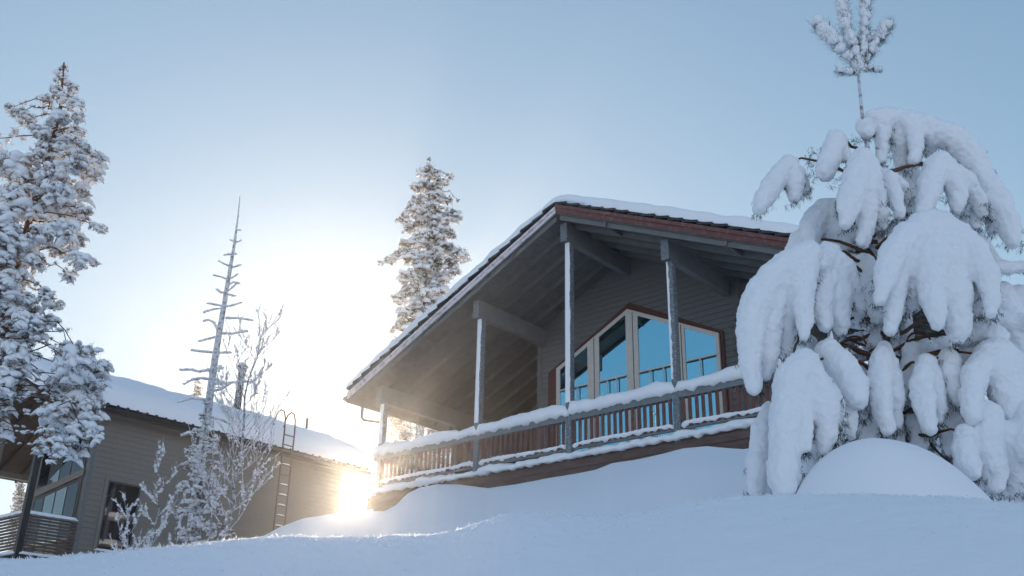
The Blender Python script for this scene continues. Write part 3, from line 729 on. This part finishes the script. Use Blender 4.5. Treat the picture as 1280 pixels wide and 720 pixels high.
crown_tree('spruce_tree', 'narrow snow-covered spruce rising behind the left roof slope of the chalet', 'tree',
    [(537,196),(536,260),(534,340),(531,420),(526,520),(520,640)], SPR, 44, 'needle_far', depth=1.0, lumpn=60, limb_r=.03, bark='bark_frost', base_r=.28, ncount=12, frac=.6, swell=.98, pad=1.25)
# trees seen through the open porch and far beyond
def far_tree(name, label, x0, ytop, ybot, wpx, d, needle='needle_far', group=None):
    cl = []; h = ybot - ytop; y = ytop + 2
    while y < ybot:
        t = (y - ytop) / h; hw = wpx * (.10 + .9 * t ** .8); st = max(3, hw * .28)
        n = max(1, int(hw * 2 / (st * 1.3)))
        for i in range(n): cl.append((x0 + random.uniform(-hw, hw) * .9, y + random.uniform(-st, st) * .5, st * random.uniform(.8, 1.3)))
        y += st * 1.1
    return crown_tree(name, label, 'tree', [(x0, ytop), (x0, ytop + h * .5), (x0, ybot)], cl, d, needle, depth=1.2, lumpn=16, limb_r=.03, bark='bark_frost', base_r=.2, group=group, ncount=9)
far_tree('spruce_tree', 'sunlit frosted spruce seen under the porch roof beside the left corner post', 500, 470, 640, 34, 46)
far_tree('spruce_tree', 'sunlit frosted spruce seen through the chalet porch just left of the dark back wall', 548, 480, 640, 34, 50)
far_tree('spruce_tree', 'small distant frosted tree under the porch roof of the lower cabin', 27, 598, 690, 24, 55)
far_tree('spruce_tree', 'tip of a frosted tree showing above the cabin roof beside the dead snag', 246, 474, 560, 22, 60)

# snag and bare trees -------------------------------------------------------
def snow_on_path(sn, pts, r, every=.05, k=.9):
    for i in range(len(pts) - 1):
        a, b = Vector(pts[i]), Vector(pts[i+1]); L_ = (b - a).length; n = max(1, int(L_ / every))
        for j in range(n):
            q = a.lerp(b, (j + random.random()) / n); ang = math.atan2(b.y - a.y, b.x - a.x)
            sn.add((q.x, q.y, q.z + r * .7), r * random.uniform(.8, 1.3) * k, 1.9, 1, .8, ang)
D_ = 20.0; mp = D_ / F / math.cos(TH)
tr = [(300,245),(297,275),(293,305),(287,340),(281,375),(276,405),(270,440),(265,475),(259,520),(252,570),(245,620),(238,680)]
tp = [at(x, y, D_) for x, y in tr]; g0 = gz(tp[-1].x, tp[-1].y); foot = Vector((tp[-1].x, tp[-1].y, g0 - .3))
SN = empty('snag_tree', (foot.x, foot.y, g0), 'tall dead spruce snag with short bare snow-crusted branches in front of the cabin roof', 'tree'); org = Vector(SN.location)
tp2 = tp + ([foot] if foot.z < tp[-1].z else [])
MB().tube([p - org for p in tp2], [.008, .018, .03, .042, .052, .06, .068, .076, .085, .093, .1, .11][:len(tp2)] + [.12] * (len(tp2) - 12), 10).build('trunk', M['snag'], SN, smooth=True)
BR = [((295,287),[(301,288)]),((293,303),[(288,300)]),((293,304),[(301,301)]),((290,318),[(280,319)]),((290,317),[(296,318)]),((287,333),[(280,330),(273,326)]),((287,335),[(296,333),(302,331)]),
 ((284,349),[(275,346),(266,344)]),((284,349),[(291,347),(297,343)]),((283,357),[(292,353),(299,355)]),((281,366),[(275,366),(270,361)]),((281,366),[(290,370),(295,370)]),((281,366),[(290,360),(297,353)]),
 ((279,383),[(268,381),(258,379)]),((279,385),[(266,387),(254,391)]),((279,384),[(291,382),(303,378)]),((282,398),[(300,398),(316,401)]),((274,417),[(268,405),(262,400),(254,402)]),((274,417),[(293,417),(310,414)]),
 ((271,421),[(260,424),(248,427)]),((270,441),[(254,440),(238,438)]),((270,441),[(281,441),(290,441)]),((266,462),[(250,465),(236,462),(225,463)]),((264,475),[(252,473),(240,475),(229,481)]),((266,462),[(272,460),(277,461)]),
 ((262,480),[(285,479),(305,477),(318,479)]),((261,490),[(275,487),(288,480)]),((259,500),[(240,498),(222,503)]),((258,520),[(275,524),(288,530)]),((255,540),[(240,540),(226,545)])]
sn = Lumps(ICO2)
for k, (s0, pts) in enumerate(BR):
    dz = random.uniform(-.25, .2); P = [at(*s0, D_)] + [at(x, y, D_ + dz * (i + 1) / len(pts)) for i, (x, y) in enumerate(pts)]
    rr = .014 + .011 * min(1, (s0[1] - 280) / 180)
    MB().tube([p - org for p in P], [rr * (1 - .35 * i / len(P)) for i in range(len(P))], 7).build('branch', M['snag'], SN, smooth=True)
    snow_on_path(sn, [p - org for p in P], rr * 1.15)
    if len(pts) > 1:
        e = P[-1]; P2 = [P[-2].lerp(e, .4), P[-2].lerp(e, .4) + Vector((random.uniform(-.1, .1), random.uniform(-.2, .2), .06))]; 
snow_on_path(sn, [p - org for p in tp2[1:6]], .016, .12)
tag(sn.build('branch_snow', M['tree_snow'], SN), kind='stuff')
# drooping young spruce wrapped round the foot of the snag
LOWS = [(258,505,5),(252,520,6),(262,532,7),(245,540,7),(258,552,8),(238,560,7),(268,560,8),(250,572,10),(232,580,8),(272,582,8),(246,592,10),(262,600,9),(230,608,9),(250,615,11),(278,610,7),(240,630,11),(262,632,10),(226,640,9),(280,640,8),(248,652,11),(232,668,11),(266,660,10),(285,665,7),(250,680,12),(224,690,8),(275,685,9)]
crown_tree('young_spruce', 'young snow-laden spruce with drooping boughs wrapped round the foot of the dead snag', 'tree', [(258,500),(254,560),(250,620),(246,690)], LOWS, 19.4, 'needle', depth=.4, lumpn=22, swell=.95, limb_r=.012, bark='bark_frost', base_r=.06, frac=.75, ncount=10)

def bare_tree(name, label, basepx, toppx, d, spread, nb, base_r, seed, lump=.0, levels=3, lean=0, group=None, snowlow=.5, cat='tree'):
    rnd = random.Random(seed); b0 = at(*basepx, d); t0 = at(*toppx, d); gzz = gz(b0.x, b0.y)
    b0 = Vector((b0.x, b0.y, min(b0.z, gzz) - .1)); t = empty(name, (b0.x, b0.y, gzz), label, cat, group); org = Vector(t.location)
    H_ = (t0 - b0).length; main = [b0.lerp(t0, i / 12) + Vector((rnd.gauss(0, .012 * H_ * (0 < i)), rnd.gauss(0, .012 * H_ * (0 < i)), 0)) for i in range(13)]
    MB().tube([p - org for p in main], [base_r * (1 - .85 * i / 12) for i in range(13)], 7).build('trunk', M['bark_frost'], t, smooth=True)
    tw = MB(); sn = Lumps(ICO1)
    def grow(p, d_, L_, r, lv):
        pts = [p]; dd = d_.copy(); n = 6
        for i in range(n):
            dd = (dd + Vector((rnd.gauss(0, .10), rnd.gauss(0, .10), .07 + rnd.gauss(0, .06)))).normalized(); pts.append(pts[-1] + dd * L_ / n)
        tw.tube([q - org for q in pts], [max(.0055, r * (1 - .75 * i / n)) for i in range(n + 1)], 5, cap=False)
        hfr = (p.z - b0.z) / H_
        if lump and rnd.random() < snowlow * (1.25 - hfr):
            for q in pts[:-2]:
                if rnd.random() < .6: sn.add(q - org + Vector((0, 0, r)), lump * rnd.uniform(.5, 1.3), 1.7, 1, .8, math.atan2(dd.y, dd.x), .3)
        if lv > 0:
            for i in range(1, n + 1):
                if rnd.random() < .72:
                    sgn = rnd.choice((-1, 1)); ax = Vector((rnd.gauss(0, 1), rnd.gauss(0, 1), rnd.gauss(0, .4))).normalized()
                    nd_ = (dd + ax * .65 + Vector((0, 0, .12))).normalized(); grow(pts[i], nd_, L_ * rnd.uniform(.35, .6), r * .55, lv - 1)
    for k in range(nb):
        f = .14 + .82 * k / nb; i = int(f * 12); p = main[i].lerp(main[i+1], f * 12 - i)
        az_ = k * 2.4 + rnd.uniform(-.5, .5); up = .5 + .7 * f
        d_ = Vector((math.cos(az_), math.sin(az_) * .8, up)).normalized()
        grow(p, d_, spread * (1.15 - .75 * f) * rnd.uniform(.7, 1.2), base_r * .38 * (1.1 - .7 * f), levels - 1)
    tag(tw.build('twigs', M['twig'], t), kind='stuff')
    if lump: tag(sn.build('twig_snow', M['tree_snow'], t), kind='stuff')
    return t
bare_tree('birch_tree', 'slender frosted birch with fine upswept twigs just right of the dead snag', (272,690), (332,400), 19.0, 1.25, 30, .045, 3, lump=.02, levels=3)
bare_tree('birch_tree', 'second thin birch stem leaning left below the tall birch', (262,692), (268,520), 18.6, .6, 8, .03, 5, lump=.026, levels=2)
bare_tree('birch_sapling', 'snow-dotted birch sapling standing to the right of the cabin window', (190,700), (204,545), 18.5, .5, 13, .022, 11, group='birch saplings in front of the cabin', lump=.019, levels=3, snowlow=.6)
bare_tree('birch_sapling', 'low frosted bush of fine twigs in front of the dark cabin window', (170,705), (155,615), 18.0, .45, 10, .015, 13, group='birch saplings in front of the cabin', lump=.017, levels=3, snowlow=.6)
bare_tree('birch_sapling', 'small frosted shoot between the sapling and the snag', (222,700), (222,600), 18.8, .35, 7, .015, 17, group='birch saplings in front of the cabin', lump=.017, levels=3, snowlow=.6)

# ------------------------------------------------------------------ the heavily loaded young pine on the right
DT = 9.0; mt = DT / F / math.cos(TH) * 1.0
stem = [(1073,95),(1078,145),(1090,220),(1105,320),(1118,420),(1128,520),(1135,600)]
tp = [at(x, y, DT) for x, y in stem]; g0 = gz(tp[-1].x, tp[-1].y)
BT = empty('laden_pine', (tp[-1].x, tp[-1].y, g0), 'young pine on the right bowed under huge drooping snow lobes, spiky shoot on top', 'tree'); org = Vector(BT.location)
tp2 = tp + [Vector((tp[-1].x, tp[-1].y, g0 - .3))]
MB().tube([p - org for p in tp2], [.014, .02, .028, .04, .05, .06, .07, .075], 10).build('trunk', M['snag'], BT, smooth=True)
def P3(x, y, dz=0): return at(x, y, DT + dz) - org
def lobe_mesh(name, fingers, dz, voxel=.016, seed=0):
    """fingers: list of paths [(x,y,r[,dz])...] swept as spheres, fused by a voxel remesh"""
    bm = bmesh.new()
    for fi, f in enumerate(fingers):
        zo = ((fi * 7) % 3 - 1) * .16 if len(fingers) > 1 else 0; nf = len(f) - 1
        for i in range(len(f) - 1):
            a, b = f[i], f[i+1]; pa, pb = P3(a[0], a[1], dz + zo * i / nf), P3(b[0], b[1], dz + zo * (i + 1) / nf)
            ra, rb = a[2] * mt * 1.04 * (1 - .22 * max(0, i / nf - .2)), b[2] * mt * 1.04 * (1 - .22 * max(0, (i + 1) / nf - .2)); L_ = (pb - pa).length; n = max(1, int(L_ / (min(ra, rb) * .4)))
            for k in range(n + 1):
                t = k / n; q = pa.lerp(pb, t); r = ra + (rb - ra) * t
                jr = 1 + .10 * noise.noise(q * 9 + Vector((seed, 0, 0)))
                bmesh.ops.create_icosphere(bm, subdivisions=2, radius=r * jr, matrix=Matrix.Translation(q))
    me = bpy.data.meshes.new(name); bm.to_mesh(me); bm.free(); me.materials.append(M['tree_snow'])
    o = bpy.data.objects.new(name, me); COL.objects.link(o)
    md = o.modifiers.new('r', 'REMESH'); md.mode = 'VOXEL'; md.voxel_size = voxel; md.use_smooth_shade = True
    sm = o.modifiers.new('s', 'SMOOTH'); sm.factor = .5; sm.iterations = 4
    for sc, st in ((.14, .045), (.05, .024), (.02, .013)):
        tx = bpy.data.textures.new('c', 'CLOUDS'); tx.noise_scale = sc; tx.noise_depth = 2
        dp = o.modifiers.new('d', 'DISPLACE'); dp.texture = tx; dp.strength = st; dp.mid_level = .5; dp.texture_coords = 'LOCAL'
    dg = bpy.context.evaluated_depsgraph_get(); m2 = bpy.data.meshes.new_from_object(o.evaluated_get(dg)); 
    o.modifiers.clear(); o.data = m2; m2.name = name; m2.shade_smooth(); o.parent = BT; bpy.data.meshes.remove(me)
    return o
nd = Needles(); twg = MB()
def clump(fingers, dz=0, needles=1.0, seed=0):
    lobe_mesh('snow_lobe', fingers, dz, seed=seed)
    # needled shoots hanging under each finger, and a bough from the stem
    for f in fingers:
        for i in range(len(f) - 1):
            a, b = f[i], f[i+1]; pa, pb = P3(a[0], a[1], dz + (a[3] if len(a) > 3 else 0)), P3(b[0], b[1], dz + (b[3] if len(b) > 3 else 0))
            last = i == len(f) - 2
            if pb.z > pa.z + .02: continue
            n = int((pb - pa).length / .03 * needles) 
            for k in range(n):
                t = random.random(); q = pa.lerp(pb, t); r = (a[2] + (b[2] - a[2]) * t) * mt
                q2 = q + Vector((random.choice((1, 1, -1)) * r * random.uniform(.7, 1.12), random.uniform(-.35, .8) * r, -r * .3))
                nd.burst(q2, .06, 12, .005, dirn=(0, 0, -1), spread=.8)
            if last:
                r = b[2] * mt
                for k in range(int(6 * needles)):
                    nd.burst(pb + Vector((random.uniform(-1, 1) * r, random.uniform(-.5, .8) * r, -r * random.uniform(.4, 1.05))), .06, 12, .005, dirn=(0, 0, -1), spread=.8)
    a = fingers[0][0]; top = P3(a[0], a[1], dz); c = P3(1082 + (a[1] - 145) * .10, a[1] + 25)
    L_ = (top - c).length; twg.tube(limb_path(c, top, .12, 6, .015), [.022, .02, .018, .016, .013, .011, .009], 7)
CL = [
 ([[(985,203,11),(970,225,14),(955,248,14),(950,260,11)],[(988,205,12),(995,225,13),(993,247,11)],[(1000,215,9),(1008,240,7)]], -.1),
 ([[(1045,173,13),(1038,195,16),(1031,216,14)],[(1050,178,11),(1054,195,10)]], -.05),
 ([[(1080,158,12),(1085,165,11)],[(1092,146,11),(1104,150,14),(1103,175,11),(1102,200,9)],[(1104,148,15),(1122,150,16),(1126,180,17),(1128,206,12)],[(1120,148,14),(1142,160,14),(1146,185,11),(1142,200,8)],[(1130,150,14),(1160,162,18),(1190,172,22),(1213,195,22),(1222,215,20)],[(1160,168,14),(1162,190,12)]], .05),
 ([[(1078,196,13),(1070,225,18),(1062,255,17),(1057,280,9)],[(1080,200,14),(1082,240,17),(1083,275,14),(1079,304,9)],[(1086,205,13),(1094,240,13),(1101,270,12),(1102,283,8)],[(1070,200,10),(1058,240,11),(1052,262,8)]], -.45),
 ([[(1098,218,9),(1110,225,12),(1120,245,11),(1124,268,9)],[(1108,222,9),(1106,245,9),(1104,262,6)],[(1118,225,10),(1131,240,10),(1130,262,7)]], -.2),
 ([[(1172,206,16),(1165,225,17),(1158,250,15),(1152,268,10)],[(1175,205,17),(1190,222,16),(1198,245,15),(1196,262,9)],[(1180,210,14),(1205,225,15),(1220,245,13),(1228,268,9)]], -.15),
 ([[(1215,205,17),(1235,232,18),(1250,258,19),(1262,285,17),(1266,303,11)],[(1228,235,14),(1222,262,12),(1220,282,8)],[(1240,250,14),(1240,275,11),(1238,288,7)]], .1),
 ([[(1022,270,16),(1014,285,17),(1012,300,14)],[(1040,262,15),(1048,285,15),(1056,310,13)],[(1030,262,15),(1032,290,20),(1030,310,16)]], .25),
 ([[(1165,285,17),(1135,295,18),(1115,320,17),(1106,350,14),(1100,375,8)],[(1150,285,18),(1125,320,18),(1118,360,15),(1116,395,12),(1113,412,9)],[(1155,285,19),(1142,325,20),(1141,365,17),(1142,385,9)],[(1165,282,20),(1163,330,22),(1166,370,17),(1172,405,11)],[(1175,283,20),(1185,325,23),(1192,370,22),(1197,405,18),(1197,418,14)],[(1185,288,18),(1206,320,20),(1218,355,17),(1222,388,10)],[(1190,288,16),(1220,315,16),(1234,345,15),(1240,375,11),(1238,392,7)]], -.75),
 ([[(1010,318,18),(980,338,20),(955,360,20),(940,395,19),(937,430,17),(939,462,14),(943,485,11)],[(985,332,18),(965,375,17),(962,420,14),(960,455,11),(957,470,8)],[(995,330,19),(985,370,17),(984,410,14),(981,440,10)],[(1005,328,18),(1003,365,15),(1006,400,12),(1004,420,7)]], -.6),
 ([[(1040,335,18),(1028,360,17),(1026,390,15),(1031,408,10)],[(1045,333,18),(1046,370,19),(1050,400,14),(1053,414,8)],[(1052,335,16),(1064,362,15),(1072,385,11),(1074,396,7)],[(1035,318,16),(1025,330,16)]], -.4),
 ([[(1005,455,17),(990,475,20),(985,510,20),(982,550,20),(979,590,20),(980,612,16)],[(1008,455,16),(1020,480,17),(1030,510,17),(1032,545,14),(1030,562,9)],[(1012,462,14),(1040,495,12),(1047,525,11),(1046,548,7)],[(1000,460,14),(1002,500,13),(1006,540,10),(1008,560,6)]], -.85),
 ([[(1035,438,15),(1050,455,18),(1066,480,19),(1072,500,14)],[(1040,442,13),(1050,480,14),(1060,520,12),(1064,545,8)],[(1055,455,14),(1075,480,12),(1082,505,10),(1080,520,6)]], -.6),
 ([[(1104,435,10),(1102,455,14),(1100,485,15),(1103,515,14),(1110,538,9)],[(1106,440,10),(1115,470,12),(1121,500,10),(1122,530,8)]], -.5),
 ([[(1158,455,12),(1152,480,14),(1156,510,14),(1162,535,10)],[(1160,458,11),(1168,485,12),(1174,510,10),(1175,526,6)]], -.55),
 ([[(1187,445,11),(1188,465,14),(1194,490,13),(1200,505,8)]], -.5),
 ([[(1205,418,16),(1225,412,17),(1246,420,16)],[(1225,415,15),(1230,430,14)]], -.4),
 ([[(1235,445,15),(1220,465,16),(1214,495,15),(1216,522,12)],[(1240,445,20),(1255,470,23),(1262,500,22),(1262,530,17)],[(1250,445,18),(1278,470,22),(1290,500,20)]], -.6),
 ([[(1206,540,10),(1205,560,14),(1211,580,14),(1216,592,9)],[(1235,520,17),(1236,550,18),(1240,580,18),(1244,605,13)],[(1268,545,18),(1270,575,20),(1268,605,15)],[(1290,520,20),(1292,560,22)]], -.7),
 ([[(962,512,10),(953,540,13),(948,575,14),(944,612,12)],[(965,520,10),(962,560,11),(958,600,11),(955,618,9)]], -.35),
 ([[(1250,368,18),(1262,395,18),(1268,415,13)],[(1275,370,16),(1278,400,15)]], .5),
 ([[(1238,332,9),(1260,335,9),(1290,334,9)]], .2),
 ([[(1055,425,6),(1080,422,8),(1100,428,8),(1115,440,6)]], .15),
 ([[(1118,432,7),(1145,436,10),(1175,430,10),(1205,425,9)]], .15),
 ([[(1090,345,9),(1075,340,8),(1065,330,7)],[(1095,385,9),(1110,400,8)]], .35),
 ([[(1135,215,15),(1150,235,15),(1140,265,16),(1120,290,15)],[(1200,250,15),(1215,300,18),(1240,330,16)]], .55),
 ([[(1080,310,14),(1075,345,16),(1085,380,16)],[(1100,300,16),(1098,340,14)]], .5),
 ([[(1240,400,14),(1275,405,14),(1300,410,15)],[(1268,420,14),(1275,440,15)]], .1),
 ([[(1015,500,10),(1018,540,12),(1015,585,13)],[(1130,505,12),(1140,540,14)],[(1092,520,10),(1088,545,12)]], .25),
 ([[(1140,440,12),(1138,470,14),(1134,500,12)]], -.2), ([[(1090,500,13),(1085,535,14),(1088,560,11)]], -.3), ([[(1190,500,13),(1186,530,14),(1190,560,12)]], -.3), ([[(1145,530,13),(1150,555,14)]], -.2), ([[(1120,540,12),(1118,560,12)]], -.15), ([[(1080,330,14),(1092,360,15),(1098,395,13)]], -.1), ([[(1215,440,14),(1205,470,14)]], -.3), ([[(1040,560,14),(1035,590,14)]], -.3), ([[(1060,330,16),(1095,345,18),(1085,385,18)]], .2), ([[(1062,395,15),(1100,400,17),(1090,430,15)],[(1120,380,15),(1130,420,16)]], .25), ([[(1125,455,14),(1135,490,17),(1130,530,14)]], .2), ([[(1180,455,14),(1178,500,16),(1186,535,15)]], .2), ([[(1080,470,14),(1088,510,16),(1078,550,15)]], .2), ([[(1020,565,15),(1060,570,16),(1120,572,16),(1175,590,16)]], .15), ([[(1010,430,12),(1000,470,14),(1020,520,14)]], .2), ([[(1000,300,14),(985,330,16)],[(1065,290,14),(1110,300,16)]], .2), ([[(1215,330,14),(1225,380,16),(1200,430,14)]], .2), ([[(1195,505,13),(1200,550,14),(1195,600,14)]], .2),
 ([[(1185,540,11),(1190,570,13)]], .2), ([[(1085,560,13),(1160,555,13)]], .2),
]
for i, (f, dz) in enumerate(CL): clump(f, dz, seed=i)
# inner boughs: brown arching branches and dark needles inside the tree
for i in range(16):
    y = random.uniform(230, 560); x0 = 1082 + (y - 145) * .10; x1 = x0 + random.choice((-1, 1)) * random.uniform(40, 60 + (y - 200) * .22)
    if x1 < 960 + max(0, 330 - y) * .6: continue
    a, b_ = P3(x0, y, random.uniform(.0, .15)), P3(x1, y + random.uniform(0, 45), random.uniform(-.2, .6))
    pts = limb_path(a, b_, .16, 8, .02); twg.tube(pts, [.02 * (1 - .8 * k / 8) + .003 for k in range(9)], 6)
    for q in pts[3:]:
        for _ in range(5): nd.burst(Vector(q) + Vector((random.gauss(0, .05), random.gauss(0, .06), -.05 + random.gauss(0, .04))), .075, 12, .005, dirn=(0, 0, -.6))
for (x, y) in ((1075,405),(1070,430),(1120,455),(1100,445),(1150,425),(1135,470),(1148,480),(1085,535),(1095,545),(1150,540),(1175,545),(1190,520)):
    c = P3(x, y, -.1); pts = [c + Vector((.10 * math.cos(t), .02 * t, .09 * math.sin(t))) for t in np.linspace(.1, 3.4, 9)]; twg.tube(pts, .011, 6)
for i in range(420):
    y = random.uniform(250, 590); hw = 30 + (y - 230) * .26; x = 1095 + (y - 145) * .10 + random.uniform(-hw, hw)
    nd.burst(P3(x, y, random.uniform(.0, .5)), .09, 14, .0055, dirn=(0, 0, -.7))
tag(twg.build('boughs', M['bark'], BT, smooth=True), kind='stuff')
tag(nd.build('needles', M['needle_dark'], BT), kind='stuff')
# leader shoots at the very top
ld = [([(1075,88),(1052,62),(1032,40),(1020,28)], [5,8,9.5,7]), ([(1075,84),(1068,60),(1058,35),(1054,5),(1052,-22)], [5,8,7,8,8]), ([(1078,82),(1081,50),(1082,20),(1083,-10)], [5,7,6.5,8]), ([(1079,84),(1092,62),(1104,42),(1112,30)], [4,6,8,7.5]), ([(1074,92),(1060,90),(1046,90)], [3,5,4.5]), ([(1080,88),(1090,86),(1101,88)], [3,4,3.5]), ([(1077,86),(1072,68),(1068,50)], [5,6,5])]
for path, rs in ld:
    rs = [q * 1.3 for q in rs]
    pp = [P3(x, y, random.uniform(-.04, .04)) for x, y in path]
    sh = MB().tube(pp, [.008] * len(pp), 6).build('shoot', M['bark_frost'], BT)
    n2 = Needles(); sn = Lumps(ICO2)
    for i in range(len(pp) - 1):
        L_ = (pp[i+1] - pp[i]).length; dn = (pp[i+1] - pp[i]).normalized()
        for k in range(int(L_ / .006)):
            t = random.random(); q = pp[i].lerp(pp[i+1], t); r = (rs[i] + (rs[i+1] - rs[i]) * t) * mt
            n2.burst(q, r * 1.45, 9, .004, dirn=tuple(dn * .8))
        for k in range(int(L_ / .016)):
            t = random.random(); q = pp[i].lerp(pp[i+1], t); r = (rs[i] + (rs[i+1] - rs[i]) * t) * mt
            sn.add((q.x - r * random.uniform(-.1, .45), q.y - r * random.uniform(-.2, .5), q.z + r * random.uniform(0, .4)), r * random.uniform(.35, .62), 1.2, 1, 1.3, random.uniform(0, 3))
    tag(n2.build('shoot_needles', M['needle_dark'], sh), kind='stuff'); tag(sn.build('shoot_snow', M['tree_snow'], sh), kind='stuff')
n2 = Needles()
for x, y in ((1012,195),(1016,190),(1010,202),(1015,208),(1008,222),(1066,176),(1072,178)):
    n2.burst(P3(x, y, -.05), .075, 26, .005)
tag(n2.build('tip_needles', M['needle_dark'], BT), kind='stuff')
# ------------------------------------------------------------------ thin haze added to spread the sun's glow like lens bloom
hz = MB().box(-45, 45, -4, 70, -6, 34).build('haze', M['snow']); tag(hz, kind='stuff')
m = bpy.data.materials.new('glow haze'); m.use_nodes = True; t = m.node_tree; t.nodes.clear()
o_ = t.nodes.new('ShaderNodeOutputMaterial'); pv = t.nodes.new('ShaderNodeVolumePrincipled'); pv.inputs['Color'].default_value = (.95, .95, .96, 1)
pv.inputs['Density'].default_value = .00065; pv.inputs['Anisotropy'].default_value = .88; t.links.new(pv.outputs[0], o_.inputs['Volume'])
hz.data.materials.clear(); hz.data.materials.append(m)
print('objects', len(bpy.data.objects), 'polys', sum(len(o.data.polygons) for o in bpy.data.objects if o.type == 'MESH'))
